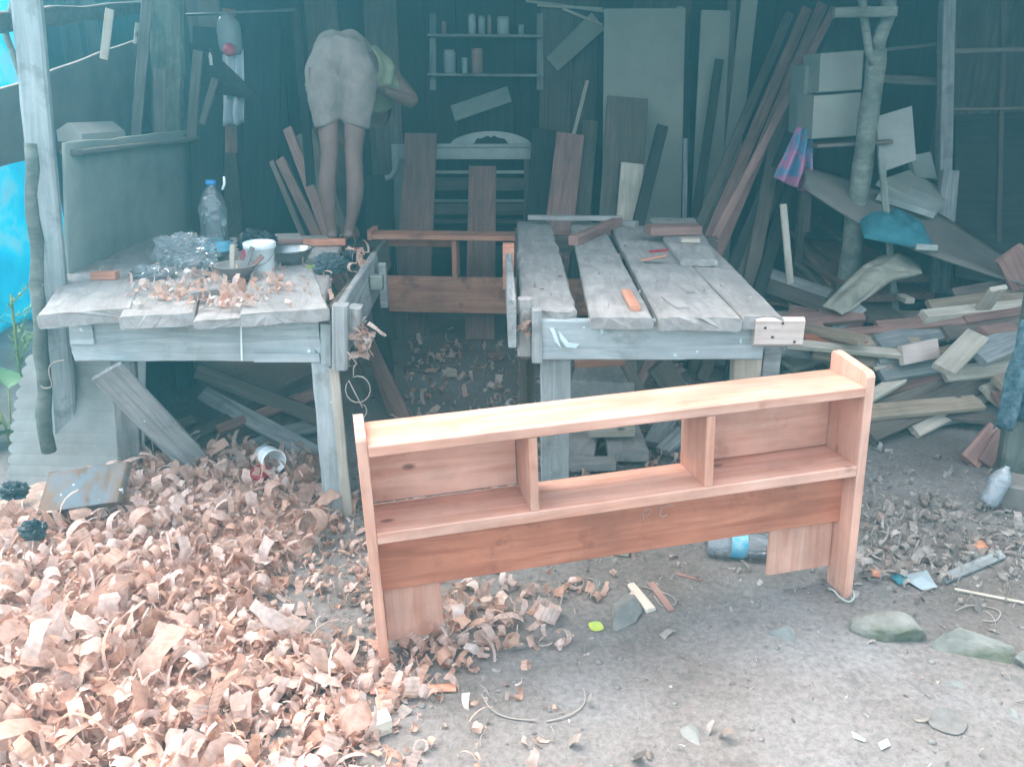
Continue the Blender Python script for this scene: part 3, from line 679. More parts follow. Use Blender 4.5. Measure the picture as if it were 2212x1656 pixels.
# ================================================================== things on the left bench
M_PET = clear('clear_pet', (.95, .97, .98), .42, .10, (.9, .92, .94))
M_PET2 = clear('scuffed_pet', (.90, .93, .95), .38, .30, (.72, .74, .78)); M_BLUE = plain('blue_plastic', (.03, .22, .50), .35); M_BLUL = plain('blue_label', (.05, .42, .62), .45, (.35, .62, .72), 22)
M_BUCK = plain('white_plastic', (.88, .89, .88), .4, (.80, .81, .80), 5); M_STEEL = plain('dull_steel', (.45, .46, .46), .32, (.30, .31, .31), 9, metal=.9)
M_WIRE = plain('wire', (.25, .25, .25), .4, metal=.6); M_BLK = plain('black_plastic_bag', (.018, .03, .035), .35, (.01, .016, .02), 8, spec=.6)
def bottle(name, M, h, r, label, cat, lab=(.30, .47), cap=True, crush=.06, group=None, pet=None):
    e = empty(name, M.translation, label, cat, group)
    pr = [(r * .25, .002), (r * .75, 0), (r * .95, .012), (r, .03)]
    for i in range(1, 9): pr.append((r * (1 + .025 * math.sin(i * 2.4)), .03 + (h * .62 - .03) * i / 8))
    pr += [(r * .96, h * .66), (r * .80, h * .76), (r * .56, h * .85), (r * .36, h * .90), (r * .30, h * .92), (r * .30, h * .955)]
    dn = (lambda a, z: crush * math.exp(-((z - h * .55) / (h * .12)) ** 2) * math.sin(2 * a + z * 30) - crush * .7 * math.exp(-((z - h * .35) / (h * .08)) ** 2) * max(0, math.sin(a * 1.0 + 1))) if crush else None
    lathe('body', pr, pet or M_PET, e, M, 28, dn)
    if cap: lathe('cap', [(r * .36, h * .945), (r * .37, h * .95), (r * .37, h * .995), (r * .33, h)], M_BLUE, e, M, 20, cap=True)
    if lab: lathe('paper_label', [(r * 1.035, h * lab[0]), (r * 1.04, h * (lab[0] + lab[1]) / 2), (r * 1.035, h * lab[1])], M_BLUL, e, M, 28)
    return e
p = G(469, 552, ZT); bottle('water_bottle', Matrix.Translation(p) @ Matrix.Rotation(R(2), 4, 'Y'), .335, .062, 'tall crumpled clear plastic bottle with blue cap standing on left bench', 'bottle', (.08, .22), crush=.09)
wv = D(484, 392, p.y); o = tube('drip_tip', [D(480, 410, p.y - .01), wv + V((0, 0, -.01)), wv + V((.002, 0, .02))], .006, M_BUCK, None, 6); tag(o, 'small cream plastic tip caught beside the blue bottle cap', 'tip')
p = G(566, 585, ZT)                                                        # white bucket
e = empty('white_bucket', p, 'small white plastic bucket with wire handle on left bench', 'bucket')
Mx = Matrix.Translation(p)
lathe('body', [(.0, .0), (.046, 0), (.050, .004), (.060, .095), (.066, .097), (.067, .118), (.062, .122), (.058, .12), (.048, .008), (0, .006)], M_BUCK, e, Mx, 28)
tube('handle', [p + V((.066 * math.cos(a), -.066 * math.sin(a) - .004, .10 - .065 * math.sin(a))) for a in [math.pi * k / 14 for k in range(15)]], .0015, M_WIRE, e, 5)
p = G(512, 600, ZT)                                                        # plaster bowl with brushes
M_PLAS = plain('dusty_bowl', (.30, .27, .25), .85, (.20, .17, .16), 9)
e = empty('mixing_bowl', p, 'dusty brown plastic bowl holding brushes on left bench', 'bowl')
lathe('body', [(0, 0), (.05, 0), (.078, .05), (.084, .052), (.084, .056), (.074, .055), (.046, .012), (0, .01)], M_PLAS, e, Matrix.Translation(p), 24)
for k, (dx, dy, a, mt) in enumerate(((-.02, .0, .1, M_PALE), (.015, .02, .5, M_GREY), (.03, -.01, .9, M_REDB))):
    q = p + V((dx, dy, .012)); o = board('paint_brush', q, q + V((math.sin(a) * .10, .02, math.cos(a) * .12)), .02, .008, mt, (0, -1, .2), None)
    tag(o, ('pale handled brush standing in the dusty bowl', 'grey handled brush leaning in the dusty bowl', 'red handled brush leaning furthest right in the dusty bowl')[k], 'brush')
p = G(620, 575, ZT) + V((0, .06, 0))                                       # metal bowl
o = lathe('metal_bowl', [(0, 0), (.05, .0), (.085, .035), (.098, .062), (.104, .064), (.102, .067), (.093, .062), (.08, .038), (.047, .008), (0, .008)], M_STEEL, None, Matrix.Translation(p), 32)
tag(o, 'shiny round metal bowl behind the white bucket', 'bowl')
def crumple(name, c, size, mat, label, cat, seed, n=44, sharp=1.0):
    """a crushed bag: a lumpy closed skin resting on what is below it"""
    rnd = random.Random(seed); vs, fs = [], []; off = V((rnd.random() * 50, rnd.random() * 50, rnd.random() * 50))
    for i in range(n + 1):
        t_ = math.pi * i / n
        for k in range(n):
            a = 2 * math.pi * k / n; d = V((math.sin(t_) * math.cos(a), math.sin(t_) * math.sin(a), math.cos(t_)))
            r = 1 + .30 * noise.noise(d * 1.8 + off) + .34 * sharp * abs(noise.noise(d * 3.6 + off)) - .24 * abs(noise.noise(d * 7 + off)) * sharp + .10 * noise.noise(d * 15 + off)
            vs.append(V((d.x * r * size[0], d.y * r * size[1], max(-size[2] * .62, d.z * r * size[2]))))
    for i in range(n):
        for k in range(n):
            k2 = (k + 1) % n; fs.append((i * n + k, (i + 1) * n + k, (i + 1) * n + k2, i * n + k2))
    o = mesh(name, vs, fs, mat, None, Matrix.Translation(V(c) + V((0, 0, size[2] * .62))), False)
    return tag(o, label, cat)
M_FILM = clear('clear_bag_film', (.93, .96, .97), .30, .16, (.80, .84, .87), .25, 12.0)
crumple('clear_plastic_bag', G(402, 575, ZT) , (.12, .08, .085), M_FILM, 'crumpled clear plastic bag lying left of the tall bottle', 'bag', 4)
crumple('clear_plastic_bag', G(330, 600, ZT) , (.08, .06, .03), M_FILM, 'flat scrap of clear plastic bag on the left bench plank', 'bag', 8)
M_GREYB = plain('dark_grey_bag', (.10, .12, .13), .45, (.04, .055, .06), 14)
crumple('dark_plastic_bag', G(715, 588, ZT), (.07, .055, .045), M_GREYB, 'dark grey crumpled bag near the right edge of left bench', 'bag', 11)
crumple('dark_plastic_bag', G(745, 575, ZT) + V((.02, 0, 0)), (.045, .05, .04), M_BLK, 'black crumpled bag at the right edge of left bench', 'bag', 12)
crumple('dark_plastic_bag', G(500, 553, ZT) + V((.09, .10, 0)), (.09, .06, .06), M_BLK, 'black bag bundled just behind the tall bottle', 'bag', 13)
M_REDP = plain('red_plastic', (.42, .03, .045), .4); M_GREENP = plain('lime_wrapper', (.35, .55, .08), .5); M_PINK = plain('pink_plastic', (.62, .10, .14), .45)
def small(nm, lab, cat, p, size, mat, rz=0.0): return tag(box(nm, p + V((0, 0, size[2] / 2)), size, mat, None, rz, bev=.004), lab, cat)
small('red_block', 'small dark red plastic block at right edge of left bench', 'block', G(762, 548, ZT), (.06, .03, .025), M_REDP, .3)
small('pink_tub', 'small pink tub against the left of the white bucket', 'tub', G(532, 560, ZT), (.035, .04, .04), M_PINK, .2)
small('lime_scrap', 'lime green wrapper scrap on the left bench', 'scrap', G(672, 580, ZT), (.03, .022, .012), M_GREENP, .5)
small('wood_offcut', 'orange wood offcut lying at the feet of the person', 'wood block', G(702, 530, ZT + .0), (.20, .05, .03), M_FRESH2, .05)
small('wood_offcut', 'thin wood offcut crossing behind the bowls on left bench', 'wood block', G(590, 528, ZT + .0), (.30, .05, .022), M_REDB, -.05)
small('wood_offcut', 'striped pinkish block at the back left of left bench', 'wood block', G(228, 603, ZT), (.095, .05, .03), M_FRESH2, .1)
small('wood_offcut', 'small square block against the side panel behind left bench items', 'wood block', G(462, 540, ZT) + V((-.14, .10, 0)), (.06, .06, .06), M_PALE, .4)
small('wood_offcut', 'grey wedge stick lying among shavings on left bench', 'wood block', G(455, 640, ZT), (.15, .03, .03), M_DUSTY, .75)
small('wood_offcut', 'dark flat board scrap behind the clear bag', 'board', G(395, 543, ZT), (.20, .06, .02), M_BROWN, .1)
o = board('red_stick', G(300, 605, ZT + .006), G(372, 588, ZT + .006), .018, .01, M_REDB, (0, 0, 1)); tag(o, 'thin reddish stick pointing across the left bench back', 'stick')
o = board('chalk_line', D(520, 688, yA - .016), D(522, 779, yA - .016), .006, .002, M_BUCK, (0, -1, 0), lb); o.name = 'paint_drip'

# ================================================================== things on the right bench
o = board('square_stick', G(1238, 520, ZT + .024), G(1335, 478, ZT + .024) + V((.0, 0, .0)), .05, .045, M_REDB, (0, 0, 1)); tag(o, 'square red-brown stick lying slantwise on the right bench', 'stick')
o = small('wood_offcut', 'reddish block at the back right of the right bench', 'wood block', G(1452, 506, ZT + .035), (.26, .11, .045), M_REDB, .15)
small('wood_offcut', 'tiny pale chip block beside the reddish block on right bench', 'wood block', G(1490, 524, ZT + .034), (.085, .035, .02), M_PALE, -.1)
o = board('red_pencil', G(1402, 544, ZT + .034), G(1442, 540, ZT + .04), .025, .008, M_REDP, (0, 0, 1)); tag(o, 'flat red strip lying across the right bench', 'strip')
o = board('wood_sliver', G(1385, 562, ZT + .014), G(1440, 552, ZT + .04), .03, .005, M_FRESH2, (0, 0, 1)); tag(o, 'thin curled wood sliver behind the front planks of right bench', 'sliver')
o = board('wedge_offcut', G(1352, 630, ZT + .012), G(1372, 666, ZT + .012), .035, .02, M_FRESH2, (0, 0, 1)); tag(o, 'small pinkish wedge near the front of the right bench', 'wood block')
o = board('flat_chip', G(1440, 640, ZT + .006), G(1475, 665, ZT + .006), .045, .008, M_DUSTY, (0, 0, 1)); tag(o, 'flat dusty chip lying on the wide front plank of right bench', 'chip')
# ================================================================== boards and clutter at the back
def B(name, label, a, b, wd, th, mat, face=(0, -1, .25), cat='board', group=None, ext=False, up=None, **kw):
    """a, b: surveyed (u, v, distance); ext carries b on down to the floor, up carries a on up to height up"""
    a, b = D(*a), D(*b); d = b - a
    if ext: b = a + d * ((a.z - .0) / -d.z)
    if up: a = b + d * ((up - b.z) / d.z)
    return tag(board(name, a, b, wd, th, mat, face, None, **kw), label, cat, group)
GB = 'boards leaning along the back of the shed'
B('cream_plywood_sheet', 'tall cream plywood sheet standing behind the right bench', (1392, 20, 6.05), (1385, 480, 5.75), .545, .018, M_PLY, group=GB, ext=True)
B('cream_plywood_sheet', 'narrow cream strip edging the tall plywood sheet on its right', (1468, 15, 6.1), (1466, 118, 6.04), .05, .018, M_PLY, group=GB, ext=True)
B('old_board', 'wide brown-grey board leaning on the cream plywood sheet', (1355, 212, 5.75), (1338, 470, 5.42), .27, .025, M_BROWN, group=GB, ext=True)
B('knotty_board', 'short knotty pale board leaning in front of the brown-grey board', (1366, 354, 5.5), (1356, 470, 5.36), .15, .02, M_PALE, group=GB, ext=True)
B('dark_batten', 'thick dark slat leaning across the cream plywood sheet', (1430, 274, 5.55), (1381, 470, 5.26), .075, .045, M_DARK, group=GB, ext=True)
B('thin_stick', 'thin pinkish stick leaning beside the thick dark slat', (1404, 380, 5.4), (1388, 480, 5.3), .04, .02, M_REDB, group=GB, ext=True)
B('old_board', 'greyish pink board left of the tall cream plywood', (1232, 290, 5.8), (1210, 470, 5.52), .19, .022, M_REDB, group=GB, ext=True)
B('old_board', 'narrow brownish board tucked behind the greyish pink board', (1275, 262, 5.9), (1258, 470, 5.62), .10, .022, M_BROWN, group=GB, ext=True)
B('thin_stick', 'thin pale stick leaning high above the greyish pink board', (1268, 175, 6.15), (1246, 262, 6.02), .026, .015, M_PALE, group=GB, ext=True)
B('dark_board', 'dark board standing left of the greyish pink board', (1175, 280, 6.0), (1160, 480, 5.75), .16, .02, M_DARK, group=GB, ext=True)
B('pale_plank', 'tall pale plank right of the cream plywood, split by a dark stick', (1545, 24, 6.1), (1524, 470, 5.75), .20, .02, M_PLY, group=GB, ext=True)
B('dark_batten', 'dark slat leaning in front of the tall pale plank', (1553, 131, 5.95), (1500, 480, 5.55), .055, .04, M_DARK, group=GB, ext=True)
B('pale_plank', 'short grey-cream plank hanging right of the tall pale plank', (1618, 0, 6.2), (1598, 178, 6.05), .115, .02, M_PLY, group=GB, ext=True)
B('dark_batten', 'thin grey slat between the two tall pale planks', (1580, 0, 6.2), (1560, 480, 5.8), .06, .025, M_BROWN, group=GB, ext=True)
B('pale_lath', 'thin blue-grey lath behind the right bench back corner', (1480, 300, 5.7), (1478, 490, 5.5), .03, .015, M_GREY, group=GB, ext=True)
B('dark_board', 'dark narrow board between plywood and pale plank', (1483, 130, 6.2), (1470, 470, 5.9), .09, .02, M_DARK, group=GB, ext=True)
FAN = (((1742, 20), (1528, 520), .075, M_REDB, 'inner reddish long plank of the slanting bundle behind the right bench'), ((1775, 10), (1552, 540), .07, M_REDB, 'outer reddish long plank of the slanting bundle behind the right bench'),
       ((1704, 30), (1500, 510), .06, M_BROWN, 'leftmost brown long plank of the slanting bundle'), ((1818, 40), (1590, 560), .08, M_DARK, 'dark long plank on the right of the slanting bundle'),
       ((1760, 180), (1615, 560), .07, M_BROWN, 'brown plank leaning low right of the slanting bundle'), ((1712, 128), (1628, 560), .085, M_BROWN, 'steep brown plank crossing the foot of the slanting bundle'),
       ((1800, 20), (1560, 480), .05, M_REDB, 'slim reddish strip behind the slanting bundle'), ((1755, 240), (1650, 590), .075, M_DARK, 'dark plank at the foot of the bundle by the hanging cloth'))
for k, (p, q, wd, mt, lab) in enumerate(FAN):
    B('long_plank', lab, (p[0], p[1], 6.1 - .04 * k), (q[0], q[1], 5.05 - .04 * k), wd, .028, mt, group='long planks leaning in a bundle', ext=True)
B('wide_board', 'wide reddish-grey board leaning on the white bed headboard', (909, 290, 6.0), (900, 486, 5.62), .225, .024, M_REDB, group=GB, ext=True)
B('wide_board', 'shorter reddish-grey board with a knot leaning on the white bed headboard', (1042, 361, 5.9), (1040, 490, 5.6), .19, .024, M_REDB, group=GB, ext=True)
B('dark_board', 'dark board standing behind the person and the white bed headboard', (820, 380, 6.1), (820, 500, 5.9), .20, .02, M_DARK, group=GB, ext=True)
B('narrow_plank', 'reddish plank leaning left behind the legs of the person', (606, 346, 5.4), (690, 520, 4.75), .062, .03, M_REDB, group=GB, ext=True)
B('narrow_plank', 'longer reddish plank leaning behind the legs of the person', (622, 280, 5.5), (705, 500, 4.8), .062, .03, M_REDB, group=GB, ext=True)
B('narrow_plank', 'thin dark lath leftmost of those behind the person', (587, 350, 5.5), (650, 500, 5.0), .035, .02, M_BROWN, group=GB, ext=True)
B('wide_board', 'wide dark board leaning behind the legs of the person', (655, 290, 5.75), (720, 480, 5.25), .16, .022, M_BROWN, group=GB, ext=True)
B('wide_board', 'tall dark board standing left of the white hanging cloth', (452, 60, 5.5), (448, 500, 5.3), .20, .02, M_DARK, group=GB, ext=True)
B('wide_board', 'tall dark board standing right of the white hanging cloth', (570, 60, 6.3), (560, 500, 6.1), .26, .02, M_DARK, group=GB, ext=True)
B('slanting_plank', 'broad pale plank slanting beside the wall shelf', (1292, 46, 6.5), (1192, 140, 6.5), .155, .02, M_PLY, group=GB, w2=.13)
B('slanting_plank', 'pale plank slanting low beneath the wall shelf', (1100, 204, 6.5), (978, 246, 6.5), .12, .02, M_PLYG, group=GB)
for k, (p, q) in enumerate((((1135, 2), (1370, 34)), ((1160, 12), (1300, 20)), ((1215, 20), (1300, 55)))):
    B('roof_stick', ('longest thin stick lodged under the roof above the wall shelf', 'short thin stick lodged level under the roof', 'thin stick slanting down under the roof towards the plywood')[k], (p[0], p[1], 6.52), (q[0], q[1], 6.48), .02, .015, M_PALE, cat='stick')
# white carved bed headboard at the back
def bed_headboard():
    y = 6.12; e = empty('bed_headboard', V((D(1000, 400, y).x, y, 0)), 'chalky white arched bed headboard with slats at the back wall', 'headboard')
    M_OLD = M_WHITE
    for u in (856, 1142):
        t_ = D(u, 312, y); board('bed_post', V((t_.x, y, t_.z)), V((t_.x, y, -.01)), .07, .05, M_OLD if u < 900 else M_BROWN, (0, -1, 0), e)
    board('rail', D(858, 328, y - .03), D(1148, 328, y - .03), .105, .03, M_OLD, (0, -1, 0), e); board('rail_lip', D(946, 315, y - .055), D(1148, 315, y - .055), .025, .02, M_OLD, (0, -1, 0), e)
    A = [D(972 + 176 * i / 24, 312, y - .03) for i in range(25)]; vs, fs = [], []
    for i, p in enumerate(A):
        s = i / 24; hi = .085 * math.sin(math.pi * s) ** .6; lo = max(0, .055 * math.sin(math.pi * min(1, max(0, (s - .28) / .44))) ** .5 + .008 * math.sin(s * 60)) if .28 < s < .72 else 0
        for dy in (-.012, .012): vs += [p + V((0, dy, lo)), p + V((0, dy, hi + .004))]
    for i in range(24):
        q = i * 4; fs += [(q, q + 4, q + 5, q + 1), (q + 2, q + 3, q + 7, q + 6), (q + 1, q + 5, q + 7, q + 3), (q, q + 2, q + 6, q + 4)]
    mesh('arched_crest', vs, fs, M_OLD, e)
    for v, wd, mt in ((372, .022, M_OLD), (398, .09, M_BROWN), (434, .02, M_PLYG), (452, .08, M_BROWN), (478, .03, M_BROWN), (505, .10, M_DARK), (545, .1, M_DARK)):
        board('slat', D(860, v, y), D(1140, v, y), wd, .018, mt, (0, -1, 0), e)
    pts = [D(858, 340, y - .05), D(856, 365, y - .05), D(845, 382, y - .05), D(832, 385, y - .05)]
    tube('curved_bracket', pts, .02, M_OLD, e, 8)
bed_headboard()
# wall shelf with jars and tins
ws = empty('wall_shelf', D(1050, 190, 6.5), 'two-tier wooden wall shelf of jars on the dark back wall', 'shelf')
YS = 6.42
for v in (78, 162): board('shelf_board', D(926, v, YS), D(1170, v + 2, YS), .22, .018, M_GREY, (0, 0, 1), ws)
for u in (935, 1166): board('upright', D(u, 30, YS + .09), D(u, 195, YS + .09), .05, .03, M_GREY, (0, -1, 0), ws)
M_TIN = plain('old_tin', (.48, .50, .48), .5, (.34, .36, .35), 10); M_TINR = plain('red_tin', (.50, .22, .18), .5, (.40, .30, .26), 12); M_JAR = plain('cream_jar', (.60, .62, .58), .5, (.45, .47, .45), 8)
for (u, vt, vb, wpx, mt, lab, nm) in ((958, 48, 76, 10, M_TINR, 'smallest jar at the left of the top wall shelf', 'jar'), (1019, 32, 76, 16, M_JAR, 'tall pale jar on the top wall shelf', 'jar'), (1057, 34, 76, 9, M_TINR, 'thin bottle-like jar on the top wall shelf', 'jar'),
                                      (1086, 38, 76, 26, M_JAR, 'widest pale tub on the top wall shelf', 'jar'), (1125, 55, 76, 12, M_TIN, 'low tin at the right of the top wall shelf', 'tin'), (1040, 36, 76, 14, M_TIN, 'grey tin between the tall jars on the top wall shelf', 'tin'),
                                      (971, 109, 160, 26, M_TIN, 'big dull tin at the left of the lower wall shelf', 'tin'), (1003, 126, 160, 13, M_TIN, 'small dull jar in the middle of the lower wall shelf', 'jar'), (1030, 106, 160, 24, M_TINR, 'reddish tin on the lower wall shelf', 'tin')):
    p = D(u, vb, YS - .03); h = D(u, vt, YS).z - D(u, vb, YS).z; r = wpx / 2 / (FPX / (YS * .94))
    sz = D(926, 78 if vb < 100 else 162, YS).z + .0095
    o = lathe(nm, [(0, 0), (r, 0), (r, h * .78), (r * 1.06, h * .8), (r * 1.06, h * .86), (r * .9, h * .88), (r * .9, h), (0, h)], mt, None, Matrix.Translation(V((p.x, YS, sz))), 16)
    tag(o, lab, nm)

# hanging things on the left
M_CLOTHW = plain('white_cloth', (.74, .78, .80), .8, (.60, .65, .68), 7)
def hang(name, quad_top, quad_bot, y, mat, label, cat, folds=5, amp=.03, nv=16, taper=None, seed=1):
    """a cloth hanging between two surveyed top points and two bottom points"""
    a, b = D(*quad_top[0], y), D(*quad_top[1], y); c, d = D(*quad_bot[0], y), D(*quad_bot[1], y)
    def f(s, t_):
        p = (a * (1 - s) + b * s) * (1 - t_) + (c * (1 - s) + d * s) * t_
        return p + V((0, amp * (.3 + t_) * math.sin(s * folds * 6.28 + 2 * t_) + .03 * noise.noise((s * 4, t_ * 3, seed)), -.02 * noise.noise((s * 6, seed, 2)) * t_))
    return tag(sheet(name, f, 40, nv, mat, None, .004), label, cat)
hang('hanging_cloth', ((480, 108), (524, 104)), ((478, 272), (526, 266)), 5.05, M_CLOTHW, 'long white cloth hanging beside the inner left post', 'cloth', 2.2, .03)
tube('hanging_rod', [D(372, 34, 4.95), D(640, 22, 5.08)], .008, M_WIRE, shed, 6); board('rod_post', D(640, 10, 5.1), V((D(640, 10, 5.1).x, 5.1, -.01)), .05, .05, M_DARK, (0, -1, 0), shed)
tube('hanger_wire', [D(500, 28, 5.0), D(500, 48, 5.0)], .003, M_WIRE, shed, 5)
M_JUG = clear('milky_jug_plastic', (.75, .80, .80), .25, .45, (.50, .54, .54))
p = D(500, 118, 5.0); o = lathe('plastic_jug', [(.02, 0), (.05, .0), (.066, .03), (.068, .14), (.06, .17), (.035, .20), (.02, .21)], M_JUG, None, Matrix.Translation(p), 20); tag(o, 'milky plastic jug hung above the white cloth', 'jug')
p = D(497, 112, 4.94); tag(lathe('red_disc', [(0, 0), (.03, 0), (.034, .008), (.034, .028), (0, .032)], M_PINK, None, Matrix.Translation(p) @ Matrix.Rotation(R(60), 4, 'X'), 16), 'red lid showing against the white cloth', 'lid')
o = prism('hanging_saw', [(0, 0), (.36, -.06), (.36, -.04), (.10, .22), (-.02, .25)], -.006, .006, M_DARK, None, Matrix.Translation(D(425, 195, 5.0)) @ Matrix.Rotation(R(-90), 4, 'Z')); tag(o, 'dark wedge-shaped blade hung across the white cloth', 'saw')
o = lathe('white_bottle', [(0, 0), (.012, 0), (.012, .05), (.006, .07), (.006, .085), (0, .086)], M_BUCK, None, Matrix.Translation(D(457, 142, 5.0)), 12); tag(o, 'tiny white bottle left of the milky jug', 'bottle')
M_CARD = plain('pale_carton', (.43, .40, .36), .8, (.34, .32, .29), 6)
p0, p1 = D(178, 304, 3.62), D(272, 296, 4.12)
o = prism('carton', [(0, 0), (.10, 0), (.10, .045), (.05, .075), (0, .03)], 0, .50, M_CARD, None, frame(p0, p1, (0, 0, 1))); o.matrix_basis = Matrix.Translation(p0 + V((0, 0, -.003))) @ frame(p0, p1, (0, 0, 1)); tag(o, 'pale open carton lying on the ledge of the left side wall', 'carton')

# ================================================================== right side: cartons, cloth, sheets
M_CREAM = plain('cream_carton_board', (.36, .34, .285), .75, (.28, .27, .235), 4)
def boxq(name, u0, u1, v0, v1, y, dep, mat, label, cat, tilt=0.0, group=None, yaw=0.0):
    a, b = D(u0, v1, y), D(u1, v0, y); wd, h = b.x - a.x, b.z - a.z; c = (a + b) / 2 + V((0, dep / 2, 0))
    rot = Matrix.Rotation(yaw, 4, 'Z') @ Matrix.Rotation(tilt, 4, 'Y')
    return tag(box(name, c, (wd, dep, h), mat, None, rot=rot, bev=.006), label, cat, group)
boxq('carton', 1750, 1862, 204, 298, 4.88, .28, M_CREAM, 'lower cream carton left of the forked post', 'carton', R(-4))
boxq('carton', 1765, 1868, 112, 198, 4.92, .28, M_CREAM, 'upper cream carton left of the forked post', 'carton', R(-4))
boxq('carton', 1726, 1762, 140, 290, 5.10, .25, M_PLYG, 'greenish block for the darker left side of the cream cartons', 'carton', R(-3))  # separate box added for the darker left side of the cream cartons
board('bracket_shelf', D(1742, 312, 5.0), D(1900, 302, 5.0), .36, .02, M_BROWN, (0, 0, 1), shed)
board('shelf_bracket', D(1745, 316, 5.12), D(1740, 500, 5.12), .05, .04, M_BROWN, (0, -1, 0), shed)
board('shelf_stand', V((D(1745, 330, 5.15).x, 5.15, D(1745, 325, 5.15).z)), V((D(1745, 330, 5.15).x + .02, 5.15, -.01)), .05, .05, M_BROWN, (0, -1, 0), shed)
def slab(name, corners, th, mat, label, cat, group=None):
    c = [D(*q) for q in corners]
    def f(s, t_): return (c[0] * (1 - s) + c[1] * s) * (1 - t_) + (c[3] * (1 - s) + c[2] * s) * t_
    return tag(sheet(name, f, 2, 2, mat, None, th, False), label, cat, group)
slab('cream_square_board', [(1890, 254, 4.95), (1967, 231, 5.0), (1976, 347, 4.85), (1899, 374, 4.8)], .02, M_CARD, 'cream square panel tilted beside the forked post', 'panel')
slab('white_slab', [(1893, 395, 4.85), (1960, 372, 5.15), (2040, 418, 5.1), (2025, 460, 4.75)], .03, M_CREAM, 'cream slab lying tilted below the square panel', 'panel')
slab('white_slab', [(1893, 425, 4.72), (1935, 400, 4.95), (2036, 440, 4.85), (2018, 466, 4.62)], .035, M_WHITE, 'white slab lowest in the tilted stack by the pale post', 'panel')
slab('white_slab', [(1960, 340, 5.2), (2005, 330, 5.25), (2020, 390, 5.2), (1975, 385, 5.1)], .03, M_PLYG, 'small greyish slab sticking up behind the square panel', 'panel')
B('support_post', 'short pale post standing beside the white slabs', (2050, 370, 5.05), (2040, 480, 4.95), .10, .05, M_GREY, ext=True)
B('thin_stick', 'thin upright stick against the forked post', (1902, 330, 4.68), (1912, 440, 4.6), .035, .02, M_LOG, ext=True)
slab('flush_door_panel', [(2060, 250, 5.6), (2330, 240, 5.6), (2330, 640, 5.2), (2060, 600, 5.2)], .03, M_DARK, 'large dark panel standing in the right back corner', 'panel')
M_PINKC = plain('pink_blue_cloth', (.55, .20, .34), .85, (.12, .28, .42), 9, at=(.45, .52))
hang('pink_cloth', ((1722, 275), (1756, 280)), ((1674, 385), (1748, 420)), 4.98, M_PINKC, 'pink and blue cloth hanging below the cream cartons', 'cloth', 2.5, .035, seed=4)
# long curved plywood sheet over the pile
UP = [(1738, 362), (1830, 388), (1950, 425), (2040, 470), (2120, 520), (2180, 562), (2240, 605)]; LO = [(1735, 408), (1800, 450), (1875, 496), (1950, 530), (2040, 562), (2120, 588), (2225, 618)]
def lerp_list(L, s):
    x = s * (len(L) - 1); i = min(int(x), len(L) - 2); f = x - i; return (L[i][0] * (1 - f) + L[i + 1][0] * f, L[i][1] * (1 - f) + L[i + 1][1] * f)
def fcur(s, t_):
    a = D(*lerp_list(UP, s), 5.0 - .35 * s); b = D(*lerp_list(LO, s), 4.85 - .75 * s ** .8)
    return a * (1 - t_) + b * t_ + V((0, 0, .02 * math.sin(math.pi * t_)))
tag(sheet('curved_plywood_sheet', fcur, 36, 6, M_PLYB, None, .012), 'long curved brown plywood sheet sagging over the right lumber pile', 'plywood sheet')
M_TEAL = plain('teal_cloth', (.05, .20, .23), .85, (.025, .12, .15), 9, bump=.3)
def fteal(s, t_):
    a, b, c, d = D(1852, 476, 4.62), D(1975, 470, 4.68), D(2025, 545, 4.28), D(1865, 515, 4.42)
    p = (a * (1 - s) + b * s) * (1 - t_) + (d * (1 - s) + c * s) * t_
    e_ = math.sin(math.pi * s) * math.sin(math.pi * t_)
    return p + V((0, 0, .035 + .03 * e_ + .05 * abs(noise.noise((s * 4, t_ * 4, 6))) * (e_ + .2) - .035 * (1 - min(1, e_ * 4))))
tag(sheet('teal_cloth', fteal, 36, 22, M_TEAL, None, .006), 'dark teal cloth flung over the curved plywood sheet', 'cloth')
tag(box('white_sole', D(1998, 545, 4.2) + V((0, 0, .025)), (.10, .04, .03), M_WHITE, None, -.25, bev=.012), 'small white-soled scrap at the tip of the teal cloth', 'scrap')
# dusty sack
M_SACK = plain('dusty_sack', (.42, .37, .29), .92, (.22, .19, .15), 7, bump=.5)
SU = [(1852, 580), (1893, 552), (1940, 548), (1975, 558), (1992, 590)]; SL = [(1778, 660), (1800, 676), (1832, 684), (1868, 655), (1880, 625)]
def fsack(s, t_):
    # s: across, t_: from the top of the stack over its edge and down the front
    e1 = lerp_list([(1900, 556), (1945, 550), (1985, 575)], s); e2 = lerp_list([(1862, 578), (1905, 580), (1990, 592)], s)
    e3 = lerp_list([(1838, 600), (1880, 600), (1925, 606)], s); e4 = lerp_list([(1776, 662), (1815, 685), (1862, 650)], s)
    ys = (4.62, 4.36, 4.22, 4.04); ps = [D(*e, y) for e, y in zip((e1, e2, e3, e4), ys)]
    x = t_ * 3; i = min(int(x), 2); p = ps[i].lerp(ps[i + 1], x - i)
    w_ = math.sin(math.pi * min(1, max(0, s))) ** .5 * math.sin(math.pi * min(1, max(0, t_ * .94 + .03))) ** .4
    fold = .030 * noise.noise((s * 3, t_ * 5, 2)) + .022 * math.sin(s * 13 + 3 * t_ + 2 * noise.noise((s * 2, t_ * 3, 5))) * t_ - .03 * math.exp(-((t_ - .42) / .05) ** 2)
    return p + V((-.1, -.75, .6)) * (.055 * w_ + fold * w_)
tag(sheet('dusty_sack', fsack, 40, 60, M_SACK, None, .012), 'dusty tan sack draped over red boards on the right pile', 'sack')

